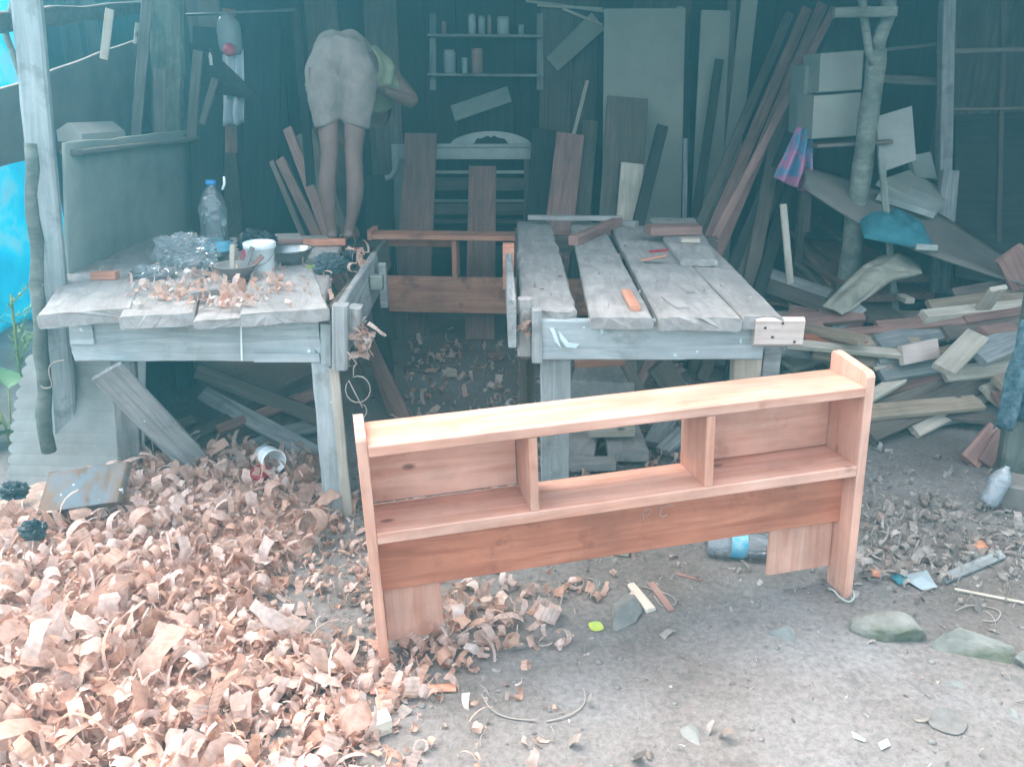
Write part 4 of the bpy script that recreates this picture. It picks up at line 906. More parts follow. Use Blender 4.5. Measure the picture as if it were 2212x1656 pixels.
# ================================================================== right lumber pile
M_TAN = wood('tan_board', (.27, .185, .12), (.46, .34, .25), rough=.7, vary=.2, knots=True)
GP = 'boards in the right lumber pile'
def PB(name, label, a, b, wd, th, mat, face=(0, -.45, 1), **kw):
    """a, b: surveyed (u, v, height)"""
    kw.setdefault('nx', 4)
    return tag(board(name, G(*a), G(*b), wd, th, mat, face, None, **kw), label, 'board', GP)
# stack of red board ends below the sack
for (u0, u1, v, z, L, mt, lab) in ((1884, 2012, 604, .50, .9, M_REDB, 'topmost red board end just under the sack'), (1868, 1952, 645, .44, 1.0, M_REDB, 'left red board end second below the sack'), (1952, 2020, 640, .42, 1.0, M_REDB, 'right red board end beside the second one below the sack'),
                                   (1870, 1960, 690, .36, 1.0, M_BROWN, 'flat brown-red board lowest of the stack below the sack')):
    a, b = G(u0, v, z), G(u1, v, z); c = (a + b) / 2; d = V((-.12, 1, .06)).normalized()
    tag(board('red_board', c, c + d * L, (b - a).length, .035, mt, (0, 0, 1), None, bev=.008), lab, 'board', GP)
PB('wood_block', 'small pinkish block resting on the red board ends', (1945, 640, .47), (1965, 650, .47), .05, .03, M_PALE)
PB('long_board', 'long thin pale board reaching out past the right bench end cleat', (1700, 742, .36), (1950, 765, .33), .05, .03, M_PALE)
PB('long_board', 'dark red strip just above the long thin pale board', (1735, 732, .37), (1870, 734, .37), .05, .03, M_REDW)
PB('long_board', 'reddish strip lying level across the pile front', (1812, 722, .40), (2018, 704, .40), .05, .035, M_REDB)
PB('short_stub', 'short pale stub left of the level reddish strip', (1770, 719, .39), (1812, 722, .39), .045, .03, M_PALE)
PB('long_board', 'broad weathered grey board crossing the pile to the right', (1893, 742, .36), (2260, 672, .42), .10, .035, M_GREY, (0, -.8, 1), wob=.005)
PB('long_board', 'pale squared board above the broad weathered grey board', (1992, 684, .46), (2290, 652, .48), .06, .05, M_PALE)
PB('short_board', 'pale board end sticking up at the right of the pile', (2120, 668, .48), (2156, 622, .62), .085, .025, M_PALE, (0, -1, .4))
PB('short_board', 'cream board pointing at the viewer out of the pile', (2110, 724, .40), (2036, 800, .30), .105, .028, M_PALE, (-.1, -.5, 1), nx=4)
PB('short_board', 'pinkish board end with nail holes facing the viewer', (1945, 768, .33), (2022, 752, .34), .095, .03, M_PINKW, (-.1, -1, .3))
PB('long_board', 'wide grey board slanting to the right edge of the pile', (2106, 768, .33), (2270, 700, .38), .13, .035, M_GREY, (0, -.7, 1))
PB('leaning_plank', 'reddish plank leaning at the right edge above the pile', (2178, 546, .75), (2235, 660, .45), .14, .03, M_REDB, (-.3, -1, .3))
PB('long_board', 'long purple-brown board lying lowest across the pile front', (1872, 935, .06), (2230, 775, .22), .105, .03, M_BROWN, (0, -.9, 1))
PB('long_board', 'tan board with bored holes resting on the earth', (1972, 930, .03), (2200, 812, .16), .08, .03, M_PALE, (0, -.8, 1), jag=.01)
PB('long_board', 'grey rounded board above the long purple-brown board', (1899, 805, .24), (2060, 780, .26), .10, .03, M_GREY, (0, -.9, 1), jag=.015)
PB('short_board', 'white-edged board emerging behind the right headboard post', (1870, 862, .16), (1945, 818, .20), .06, .03, M_PALE)
PB('thin_stick', 'pale stick inside the hollow of the pile', (1955, 838, .14), (2025, 824, .16), .03, .02, M_PALE)
PB('short_board', 'grey stub with a rounded end below the pinkish board end', (1893, 778, .29), (1962, 774, .29), .05, .04, M_GREY, bev=.012)
PB('thin_stick', 'long pale sliver below the grey stub', (1888, 797, .26), (2010, 768, .28), .02, .012, M_PALE)
PB('long_board', 'weathered board running from the right bench back into the pile', (1590, 568, .52), (1790, 640, .42), .09, .035, M_GREY, (0, -.8, 1))
PB('long_board', 'darker board under the weathered board behind the right bench', (1600, 598, .46), (1778, 660, .38), .09, .03, M_BROWN, (0, -1, .4))
PB('leaning_plank', 'grey triangular board end propped below the sack', (1852, 655, .50), (1800, 716, .36), .11, .025, M_GREY, (-.3, -1, .3), w2=.05)
PB('leaning_plank', 'dark curved board end left of the grey triangular one', (1775, 668, .44), (1800, 715, .36), .06, .03, M_BROWN, (0, -1, .3))
PB('slanting_board', 'reddish board slanting behind the forked post', (1722, 505, .62), (1810, 622, .40), .12, .03, M_REDB, (.4, -.7, .6))
PB('slanting_board', 'dark red board slanting above the reddish one', (1745, 460, .72), (1832, 525, .60), .10, .03, M_BROWN, (.4, -.7, .6))
PB('slanting_board', 'narrow brown board slanting lower left of the forked post', (1715, 560, .50), (1800, 650, .36), .05, .03, M_BROWN, (.4, -.7, .6))
PB('slanting_board', 'dusty grey board low behind the forked post', (1700, 600, .40), (1780, 700, .26), .12, .03, M_BROWN, (.2, -.7, .8))
B('thin_stick', 'pale upright stick standing left of the forked post', (1691, 442, 4.9), (1702, 564, 4.75), .04, .02, M_PALE, ext=True)
PB('long_board', 'brown board deep under the curved plywood sheet', (1930, 590, .44), (2070, 620, .40), .05, .03, M_BROWN)
PB('long_board', 'dark board under the tip of the curved plywood sheet', (1960, 640, .36), (2140, 655, .36), .08, .03, M_DARK)
PB('short_board', 'reddish stub below the pale squared board', (1995, 690, .40), (2060, 682, .40), .05, .03, M_REDB); PB('short_board', 'red-grey board end right of the cream board', (2120, 716, .40), (2190, 706, .40), .06, .03, M_REDB)
for a, b, wd, mt, lab in (((1880, 890, .09), (2150, 800, .19), .09, M_BROWN, 'brown board just above the long purple-brown board'), ((1755, 762, .30), (1925, 792, .26), .06, M_TAN, 'tan board slanting down behind the right headboard post'),
        ((2000, 862, .10), (2230, 782, .21), .08, M_TAN, 'tan board between the two lowest long boards'), ((2040, 722, .38), (2260, 684, .43), .08, M_BROWN, 'brown board tucked behind the cream pointing board'), ((1895, 708, .41), (2085, 688, .44), .07, M_REDB, 'red board under the pale squared board'),
        ((2055, 826, .16), (2250, 756, .27), .07, M_PALE, 'pale board running up to the ragged cloth'), ((1880, 852, .13), (2070, 796, .22), .07, M_REDB, 'reddish board in the hollow right of the headboard'), ((2110, 866, .09), (2265, 812, .16), .07, M_BROWN, 'short brown board low beside the ragged cloth'),
        ((2005, 662, .48), (2215, 636, .52), .07, M_TAN, 'tan board uppermost behind the pale squared board'), ((1930, 792, .24), (2120, 745, .32), .08, M_TAN, 'broad tan board under the pinkish board end'), ((1840, 738, .36), (1985, 742, .35), .06, M_TAN, 'short tan board left of the pinkish board end'),
        ((2080, 690, .44), (2260, 664, .47), .06, M_REDB, 'reddish strip above the wide grey slanting board'), ((1960, 870, .07), (2100, 832, .12), .08, M_BROWN, 'brown board end deep in the hollow of the pile'), ((2060, 640, .50), (2230, 610, .58), .09, M_BROWN, 'brown board under the tip of the leaning red plank')):
    PB('heap_board', lab, a, b, wd, .03, mt, (0, -.8, 1), jag=.006)
PB('thin_stick', 'yellowish stick leaning beside the ragged blue cloth', (2160, 840, .14), (2135, 876, .02), .02, .015, M_PALE)
PB('slanting_board', 'reddish board leaning at the foot of the right front post', (2152, 928, .12), (2092, 998, .02), .09, .025, M_REDB, (-.2, -1, .6))
PB('slanting_board', 'second reddish board leaning by the foot of the right front post', (2165, 938, .12), (2125, 1002, .02), .06, .02, M_REDB, (-.2, -1, .6))
rnd = random.Random(21)                                                     # boards buried deeper in the heap, seen in the gaps
for k in range(34):
    t_ = k / 33; x = rnd.uniform(1.75, 3.5); y = rnd.uniform(3.55, 4.75); z = .02 + .09 * (k % 4) * min(1, (y - 3.2))
    a = rnd.uniform(-.35, .55); L = rnd.uniform(.7, 1.5); d = V((math.cos(a), math.sin(a), rnd.uniform(-.05, .08)))
    c = V((x, y, z)); tag(board('buried_board', c - d * L / 2, c + d * L / 2, rnd.uniform(.05, .13), .028, rnd.choice([M_BROWN, M_GREY, M_REDB, M_TAN, M_PALE]), (0, -.3, 1), None), 'rough board buried in the gaps of the right lumber pile', 'board', 'buried boards of the right pile')
for k in range(34):                                                         # the loose top layer, running up to the right
    x = rnd.uniform(2.5, 3.4); y = rnd.uniform(3.75, 4.4); z = .06 + .30 * smooth(3.4, 4.3, y) * rnd.uniform(.6, 1.0)
    a = rnd.uniform(.05, .75); L = rnd.uniform(.7, 1.7); d = V((math.cos(a), math.sin(a), rnd.uniform(.0, .14)))
    c = V((x, y, z)); tag(board('scrap_board', c - d * L / 2, c + d * L / 2, rnd.uniform(.05, .12), .026, *[(m_, (rnd.uniform(-.2, .2), -.6, 1)) for m_ in [rnd.choice([M_BROWN, M_GREY, M_REDB, M_PALE, M_PALE, M_BROWN, M_TAN, M_TAN])]][0], None, jag=rnd.choice([0, .012])), None, 'board', 'loose scrap boards of the right pile')
    tn = {M_BROWN.name: 'brown', M_GREY.name: 'grey', M_REDB.name: 'reddish', M_PALE.name: 'pale', M_TAN.name: 'tan'}; lo_ = [o for o in COL.objects if o.name.startswith('scrap_board')][-1]
    lo_['label'] = 'loose %s scrap board in the %s of the right pile' % (tn[lo_.data.materials[0].name], 'low front' if z < .15 else 'middle layer' if z < .3 else 'top layer')
for k in range(16):                                                         # darker boards packed between the right bench and the forked post
    c = V((rnd.uniform(1.25, 1.75), rnd.uniform(3.9, 4.8), .05 + .025 * k)); a = rnd.uniform(-1.0, .3); L = rnd.uniform(.4, .8); d = V((math.cos(a), math.sin(a), rnd.uniform(-.12, .12)))
    tag(board('packed_board', c - d * L / 2, c + d * L / 2, rnd.uniform(.06, .14), .028, rnd.choice([M_BROWN, M_TAN, M_REDB, M_GREY]), (rnd.uniform(-.3, .3), -.6, 1), None), 'dim board packed between the right bench and the forked post', 'board', 'dim boards behind the right bench')
# ragged cloth on the right front post, block and bottle at its foot
M_RAG = plain('blue_grey_rag', (.14, .21, .235), .95, (.03, .065, .08), 38, bump=.8)
hang('ragged_cloth', ((2205, 690), (2290, 690)), ((2152, 932), (2225, 905)), 3.0, M_RAG, 'ragged blue-grey cloth hanging on the right front post', 'cloth', 1.6, .02, seed=9)
tag(box('carton_block', G(2190, 1085, .05) + V((.05, .0, .02)), (.24, .14, .13), M_PLYB, None, -.5, bev=.008), 'grey-tan block lying at the right edge of the yard', 'block')
# ================================================================== under the left bench
GU = 'boards stored under the left bench'
for k, (a, b, wd, mt, lab) in enumerate((((300, 1000, .05), (640, 850, .14), .05, M_PALE, 'lit pale board edge slanting under the left bench'), ((330, 985, .08), (680, 815, .2), .05, M_BROWN, 'uppermost brown board stored under the left bench'),
        ((380, 990, .05), (690, 880, .1), .08, M_BROWN, 'wide brown board stored low under the left bench'), ((420, 985, .03), (690, 915, .06), .07, M_GREY, 'greyish board lying on the earth under the left bench'),
        ((470, 930, .12), (680, 850, .18), .05, M_REDB, 'reddish board in the middle of the boards under the left bench'), ((250, 975, .04), (420, 905, .1), .05, M_BROWN, 'short brown board by the left leg under the bench'))):
    tag(board('stored_board', G(*a), G(*b), wd, .028, mt, (0, -.7, 1), None), lab, 'board', GU)
tag(board('cross_board', G(440, 850, .2), G(690, 985, .06), .075, .03, M_GREY, (0, -.9, 1), None), 'weathered board crossing the boards under the left bench', 'board', GU)
tag(board('low_board', G(225, 1005, .06), G(315, 1022, .06), .06, .03, M_DUSTY, (0, -.6, 1), None), 'dusty board end low beside the left bench leg', 'board', GU)
p = G(583, 990, .175); Mb = Matrix.Translation(p) @ Matrix.Rotation(R(-55), 4, 'Z') @ Matrix.Rotation(R(82), 4, 'Y')
e = empty('paint_can', p, 'white paint can tipped over in the shavings under the bench', 'can')
lathe('body', [(.0, -.06), (.044, -.06), (.045, -.02), (.0465, -.015), (.045, -.01), (.045, .03), (.048, .05), (.046, .055), (.042, .05), (.041, -.05), (0, -.05)], M_BUCK, e, Mb, 26)
p = G(562, 1022, .15); tag(lathe('red_disc', [(0, 0), (.038, 0), (.04, .006), (.036, .012), (0, .012)], M_REDP, None, Matrix.Translation(p) @ Matrix.Rotation(R(25), 4, 'X'), 20), 'red round lid lying in shavings before the white can', 'lid')
p = G(228, 965, .04); tag(box('red_brick', p, (.085, .05, .06), plain('faded_red', (.42, .10, .08), .8), None, .3, bev=.01), 'small red block behind the left bench leg', 'block')
p = G(262, 940, .08); e = tag(lathe('old_can', [(0, -.05), (.036, -.05), (.036, .05), (.03, .055), (0, .055)], M_REDP, None, Matrix.Translation(p) @ Matrix.Rotation(R(20), 4, 'X'), 18), 'dark red can standing behind the left bench leg', 'can')
p = G(240, 950, .10); tag(lathe('glass_jar', [(.03, 0), (.036, .005), (.036, .07), (.028, .09), (.028, .10)], M_PET, None, Matrix.Translation(p), 18), 'clear jar beside the dark red can', 'jar')
# painted board by the scalloped sheet
M_PEEL = wood('peeling_blue_paint', (.12, .07, .045), (.24, .145, .095), g=(2, 16, 16), rough=.7, stain=(.14, .175, .20), stain_at=.53, specks=(.62, .66, .66), speck_at=.70, bump=.5, vary=.02)
tag(board('painted_board', D(172, 1098, 2.60), D(196, 1012, 2.70), .295, .035, M_PEEL, (-.12, -1, .35), None, bev=.006, skew=-.2, nx=6, ny=6), 'grey-blue peeling painted board standing in the shavings', 'board')
crumple('black_plastic_bag', G(32, 1072, .06), (.048, .04, .035), M_BLK, 'black knotted bag at the far left by the scalloped sheet', 'bag', 31)
crumple('black_plastic_bag', G(76, 1160, .10), (.04, .035, .038), M_BLK, 'black crumpled bag half sunk in the shavings', 'bag', 32)
# floor between and behind the benches
for (u, v, sz, mt, lab) in ((1070, 778, (.10, .05, .05), M_REDB, 'reddish block on the dark floor beside the right bench'), (970, 812, (.08, .05, .035), M_PALE, 'dull tan block on the dark floor between the benches'), (930, 800, (.30, .05, .03), M_BROWN, 'dark batten on the floor between the benches')):
    p = G(u, v, 0.0); tag(box('floor_offcut', p + V((0, 0, sz[2] / 2)), sz, mt, None, .25), lab, 'wood block')
# low planks seen through the open bay
tag(board('low_plank', G(1240, 990, .05), G(1260, 915, .05) , .16, .045, M_DUSTY, (0, 0, 1), None, jag=.015, wob=.004), 'dusty plank on the ground seen left through the open bay', 'board', 'planks under the right bench')
tag(board('low_plank', G(1358, 985, .05), G(1330, 900, .05), .17, .05, M_DUSTY, (0, 0, 1), None, jag=.006), 'dusty plank on the ground seen right through the open bay', 'board', 'planks under the right bench')
tag(board('low_plank', G(1232, 1003, .04), G(1325, 1000, .04), .07, .04, M_DUSTY, (0, 0, 1), None, jag=.01), 'short dusty plank lying across in front of the others', 'board', 'planks under the right bench')
tag(box('pale_block', G(1318, 925, .12), (.20, .10, .045), M_PALE, None, .05), 'pale block lying on the dusty planks under the right bench', 'wood block')
tag(board('low_plank', G(1245, 800, .20), G(1350, 795, .20), .14, .05, M_FRESH2, (0, -.3, 1), None), 'orange board end under the right bench', 'board', 'planks under the right bench')
tag(board('low_plank', G(1300, 850, .16), G(1310, 800, .16), .30, .12, M_DUSTY, (0, 0, 1), None), 'dusty thick slab with shavings under the right bench', 'board', 'planks under the right bench')
tag(board('slant_plank', G(1400, 880, .1), G(1350, 785, .3), .05, .03, M_BROWN, (0, -1, .5), None), 'brown stick slanting under the right bench', 'board', 'planks under the right bench')
tag(board('slant_plank', G(1470, 860, .1), G(1420, 785, .3), .12, .03, M_BROWN, (0, -1, .5), None), 'wide brown plank slanting under the right bench', 'board', 'planks under the right bench')
tag(board('grey_offcut', G(1410, 960, .03), G(1440, 905, .08), .09, .03, M_GREY, (0, 0, 1), None), 'grey offcut seen in the right corner of the open bay', 'wood block'); tag(board('grey_offcut', G(1430, 975, .03), G(1475, 930, .08), .07, .03, M_GREY, (0, 0, 1), None), 'second grey offcut nearest the right divider of the open bay', 'wood block')

# ================================================================== stones, bottles and litter of the yard
M_ROCK = plain('grey_rock', (.27, .25, .225), .9, (.17, .157, .14), 13, bump=.6); M_ROCKW = plain('pale_rock', (.31, .295, .27), .85, (.21, .20, .185), 9, bump=.4)
def moss_mat():
    m = plain('mossy_stone', (.29, .265, .23), .92, (.17, .155, .13), 11, bump=.6); t = m.node_tree; b = t.nodes['Principled BSDF']
    col = b.inputs['Base Color'].links[0].from_socket; tc = t.nodes.new('ShaderNodeTexCoord')
    n = _n(t, 'ShaderNodeTexNoise', Scale=16.0, Detail=5.0); t.links.new(tc.outputs['Object'], n.inputs['Vector'])
    sp = t.nodes.new('ShaderNodeSeparateXYZ'); t.links.new(tc.outputs['Object'], sp.inputs[0])
    ma = _n(t, 'ShaderNodeMapRange'); ma.inputs['From Min'].default_value = .02; ma.inputs['From Max'].default_value = -.045; t.links.new(sp.outputs['Y'], ma.inputs['Value'])
    mu = _n(t, 'ShaderNodeMath', operation='MULTIPLY'); t.links.new(ma.outputs[0], mu.inputs[0]); t.links.new(n.outputs['Fac'], mu.inputs[1])
    r = _ramp(t, [(.32, (0, 0, 0)), (.56, (.75, .75, .75))]); t.links.new(mu.outputs[0], r.inputs[0])
    t.links.new(_mix(t, r.outputs[0], col, (.085, .092, .045)), b.inputs['Base Color']); return m
M_MOSS = moss_mat()
def rock(name, c, size, mat, label, seed, rz=0.0, flat=.5, cuts=14, grp=None, n=4):
    """a stone: a ball planed by random cuts, half sunk in the earth"""
    rnd = random.Random(seed); bm = bmesh.new(); bmesh.ops.create_icosphere(bm, subdivisions=n, radius=1.0)
    pl = [(V((rnd.gauss(0, 1), rnd.gauss(0, 1), rnd.gauss(0, .8))).normalized(), rnd.uniform(.42, .80)) for _ in range(cuts)]
    for v in bm.verts:
        for nn, d in pl:
            k = v.co.dot(nn) - d
            if k > 0: v.co -= nn * k * .93
        v.co *= 1 + .07 * noise.noise(v.co * 2.5 + V((seed, 0, 0))) + .035 * noise.noise(v.co * 7 + V((seed, 0, 0))) + .02 * noise.noise(v.co * 15 + V((seed, 0, 0)))
        v.co = V((v.co.x * size[0], v.co.y * size[1], v.co.z * size[2]))
    me = bpy.data.meshes.new(name); bm.to_mesh(me); bm.free(); me.materials.append(mat)
    o = bpy.data.objects.new(name, me); COL.objects.link(o); o.location = V(c) + V((0, 0, size[2] * (.62 - 2 * flat) )); o.rotation_euler = (0, 0, rz)
    return tag(o, label, 'stone', grp)
rock('slab_stone', GG(1345, 1330), (.060, .12, .055), M_ROCK, 'long grey wedge-shaped stone in front of the headboard rail', 41, -.3, flat=.38)
rock('pale_stone', GG(1690, 1368), (.065, .05, .04), M_ROCKW, 'flat pale grey stone in front of the right headboard foot', 42, -.35, flat=.38)
rock('kerb_stone', GG(1925, 1365), (.125, .060, .060), M_MOSS, 'left half of the mossy kerb stones at the right', 43, -.22, flat=.30, cuts=5)
rock('kerb_stone', GG(2098, 1400), (.13, .060, .065), M_MOSS, 'right half of the mossy kerb stones at the right', 44, -.30, flat=.30, cuts=5)
rock('kerb_stone', GG(2225, 1430), (.08, .05, .05), M_MOSS, 'mossy stone cut by the right edge of the picture', 45, -.2, flat=.3)
rock('flat_stone', GG(2060, 1475), (.075, .035, .02), M_ROCK, 'flat sunken stone in front of the mossy kerb', 46, -.4)
rock('flat_stone', GG(1495, 1590), (.04, .06, .014), M_ROCK, 'flat grey stone sunk near the bottom middle', 47, .3)
rock('grey_stone', GG(730, 1582), (.045, .035, .03), M_ROCKW, 'smooth grey stone at the edge of the shavings', 48, .1)
rock('flat_stone', GG(1110, 1395), (.06, .035, .014), M_ROCK, 'bluish flat stone below the left headboard foot board', 49, .6)
rock('flat_stone', GG(1290, 1262), (.03, .04, .016), M_ROCK, 'small flat stone behind the wedge-shaped stone', 50, .2)
rock('flat_stone', GG(1625, 1275), (.03, .06, .014), M_ROCK, 'flat grey stone left of the right foot board', 51, -.5)
rock('round_stone', GG(2185, 1540), (.02, .035, .016), M_ROCKW, 'pale stone at the bottom right edge', 52, .0)
rock('round_stone', GG(1880, 1575), (.018, .016, .012), M_ROCK, 'little round stone near the bottom right', 53)
tag(box('cube_block', GG(820, 1578) + V((0, 0, .024)), (.052, .05, .052), M_PALE, None, .5, bev=.006, rough=.002), 'dirty pale wooden cube at the edge of the shavings', 'wood block')
tag(box('red_chip', GG(765, 1605) + V((0, 0, .008)), (.026, .022, .016), M_FRESH2, None, .9), 'tiny red wood chip beside the dirty pale cube', 'chip')
tag(box('wood_offcut', GG(1338, 1195) + V((0, 0, .018)), (.065, .04, .035), M_PALE, None, -.25, bev=.005), 'pale wood block lying below the headboard rail', 'wood block')
tag(board('wood_strip', GG(2032, 1258) + V((0, 0, .012)), GG(2160, 1205) + V((0, 0, .016)), .034, .016, M_GREY, (0, -.6, 1), None), 'whitish wood strip lying right of the headboard', 'stick')
tag(board('wood_strip', GG(2060, 1275) + V((0, 0, .006)), GG(2211, 1305) + V((0, 0, .006)), .010, .008, M_PALE, (0, -.2, 1), None), 'thin pale reed lying below the whitish strip', 'stick')
tag(board('wood_strip', GG(1362, 1270) + V((0, 0, .014)), GG(1405, 1322) + V((0, 0, .008)), .024, .014, M_PALE, (0, -.3, 1), None, w2=.034), 'grey-tan wedge stick on the wedge-shaped stone', 'stick')
tag(board('wood_strip', GG(1405, 1262) + V((0, 0, .006)), GG(1450, 1322) + V((0, 0, .006)), .024, .008, M_REDB, (0, -.2, 1), None), 'rust brown strip right of the wedge stick', 'stick')
tag(board('wood_strip', GG(1460, 1240) + V((0, 0, .004)), GG(1515, 1255) + V((0, 0, .004)), .012, .006, M_REDB, (0, 0, 1), None), 'brown splinter left of the lying bottle', 'stick')
p = GG(1598, 1200) + V((0, .02, .042)); Mx = Matrix.Translation(p + V((-.115, 0, 0))) @ Matrix.Rotation(R(90), 4, 'Y') @ Matrix.Rotation(R(8), 4, 'X')
bottle('water_bottle', Mx, .27, .044, 'clear plastic bottle with blue label lying behind the headboard', 'bottle', (.30, .50), crush=.05, pet=M_PET2)
p = GG(2128, 1105) + V((0, 0, .03)); bottle('water_bottle', Matrix.Translation(p) @ Matrix.Rotation(R(25), 4, 'Y') @ Matrix.Rotation(R(-12), 4, 'X'), .17, .036, 'crushed bluish bottle standing by the block at the right edge', 'bottle', None, False, .12, pet=M_PET2)
M_YEL = plain('yellow_leaf', (.50, .50, .06), .6, (.34, .44, .10), 30); M_ORA = plain('orange_leaf', (.62, .26, .13), .7)
def leaf(c, L, wd, mat, label, rz, curl=.3):
    vs, fs = [], []
    for i in range(7):
        t_ = i / 6; w_ = wd * math.sin(math.pi * (t_ * .92 + .04)) ** .8; z = curl * L * (t_ - .5) ** 2
        vs += [(L * (t_ - .5), -w_, z + .25 * w_), (L * (t_ - .5), 0, z), (L * (t_ - .5), w_, z + .2 * w_)]
    for i in range(6):
        q = i * 3; fs += [(q, q + 1, q + 4, q + 3), (q + 1, q + 2, q + 5, q + 4)]
    return tag(mesh('fallen_leaf', vs, fs, mat, None, Matrix.Translation(V(c) + V((0, 0, .004))) @ Matrix.Rotation(rz, 4, 'Z') @ Matrix.Rotation(.25, 4, 'X'), True), label, 'leaf')
leaf(GG(1287, 1356), .05, .020, M_YEL, 'yellow fallen leaf beside the wedge-shaped stone', -.6)
leaf(GG(2103, 1192), .07, .026, M_ORA, 'orange fallen leaf lying on the pale litter', .4, .8)
leaf(GG(2120, 1182), .05, .02, M_ORA, 'second orange leaf folded against the first', 1.4, .9)
M_SHELL = plain('dead_leaf', (.22, .19, .17), .85, (.15, .127, .112), 26)
leaf(GG(2045, 1562), .10, .04, M_SHELL, 'big pale dead leaf pressed in the earth at the bottom right', .2, .1)
M_PLS = plain('grey_plastic', (.38, .42, .43), .5, (.30, .34, .35), 8)
def scrap(name, pts, mat, label, cat='scrap', lift=.01):
    ps = [GG(u, v) for u, v in pts]; c = sum(ps, V()) / len(ps)
    vs = [p + V((0, 0, .004 + lift * random.random())) for p in ps] + [c + V((0, 0, .006 + lift))]; n = len(ps)
    return tag(mesh(name, [v - c for v in vs], [(k, (k + 1) % n, n) for k in range(n)], mat, None, Matrix.Translation(c)), label, cat)
scrap('plastic_scrap', [(1955, 1245), (2000, 1235), (2022, 1275), (1990, 1278), (1960, 1262)], M_PLS, 'grey plastic sheet scrap right of the headboard foot', lift=.02)
scrap('plastic_scrap', [(1915, 1245), (1950, 1240), (1962, 1262), (1940, 1268)], M_TEAL, 'dark teal scrap next to the grey plastic sheet')
scrap('paper_scrap', [(1838, 1582), (1868, 1600), (1866, 1604), (1842, 1596)], M_BUCK, 'white torn paper scrap near the bottom right', 'scrap', .003); scrap('paper_scrap', [(1895, 1606), (1915, 1598), (1922, 1612), (1902, 1622)], M_BUCK, 'white square paper bit beside the torn scrap', 'scrap', .003)
scrap('red_chip', [(1882, 1232), (1906, 1233), (1904, 1250), (1882, 1248)], M_FRESH2, 'square pink chip right of the headboard foot', 'chip', .004)
M_CORD = plain('cream_cord', (.50, .49, .43), .8)
c0 = GG(1800, 1283); tag(tube('cord', spline([GG(1788, 1276) + V((0, 0, .01)), GG(1800, 1282) + V((0, 0, .012)), GG(1812, 1296) + V((0, 0, .012)), GG(1832, 1306) + V((0, 0, .012)), GG(1843, 1296) + V((0, 0, .014)), GG(1838, 1280) + V((0, 0, .012)), GG(1826, 1270) + V((0, 0, .008))]), .0035, M_CORD, None, 6), 'cream cord looped at the right headboard foot', 'cord')
M_RIB = plain('pale_strip', (.42, .345, .29), .8)
for k, (pts, lab) in enumerate(((((2062, 1322), (2090, 1312), (2130, 1312), (2158, 1325), (2150, 1342), (2120, 1344)), 'pink cord loop lying above the mossy kerb'), 
        (((1040, 1500), (1060, 1535), (1100, 1552), (1160, 1560)), 'long thin curved strip on the earth at bottom centre'), (((1180, 1560), (1230, 1548), (1262, 1520), (1260, 1490)), 'curved reed lying right of the long thin strip'),
        (((1385, 1268), (1420, 1280), (1452, 1290), (1458, 1308), (1430, 1310), (1412, 1290)), 'pale looped reed beside the rust brown strip'),
        (((900, 1180), (915, 1205), (940, 1208), (965, 1195)), 'thin curl below the headboard rail'), (((1560, 985), (1590, 1000), (1560, 1010)), 'tiny hoop of shaving'))[:5]):
    tag(tube('curled_strip', spline([GG(*q) + V((0, 0, .004 + .004 * (i % 2))) for i, q in enumerate(pts)]), .0022, M_RIB, None, 5), lab, 'strip')
# springy shaving hanging from the corner of the left bench
def zc(zx, zy): return ((600 + zx * .3382) * .8637, (860 + zy * .3382) * .8637)
pts = [zc(795, 60), zc(830, 100), zc(862, 145), zc(840, 175), zc(838, 235)] + [zc(872 + 92 * math.cos(a), 335 + 98 * math.sin(a)) for a in [-2.0 + k * .42 for k in range(15)]] + [zc(905, 470)] + [zc(882 + 55 * math.cos(a), 495 + 60 * math.sin(a)) for a in [-1.2 + k * .5 for k in range(9)]]
tag(tube('hanging_curl', [D(u, v, 2.68 + .002 * i) for i, (u, v) in enumerate(pts)], .0022, M_RIB, lb, 5), None); bpy.data.objects['hanging_curl'].name = 'caught_curl'
tag(tube('caught_curl', spline([D(u, v, 2.98) for u, v in ((88, 832), (95, 838), (110, 836), (112, 826), (108, 815), (106, 795), (118, 782), (140, 778))]), .0035, M_RIB, shed, 5), None)
for k, (u, v) in enumerate(((815, 700), (812, 728), (820, 715))):
    pass

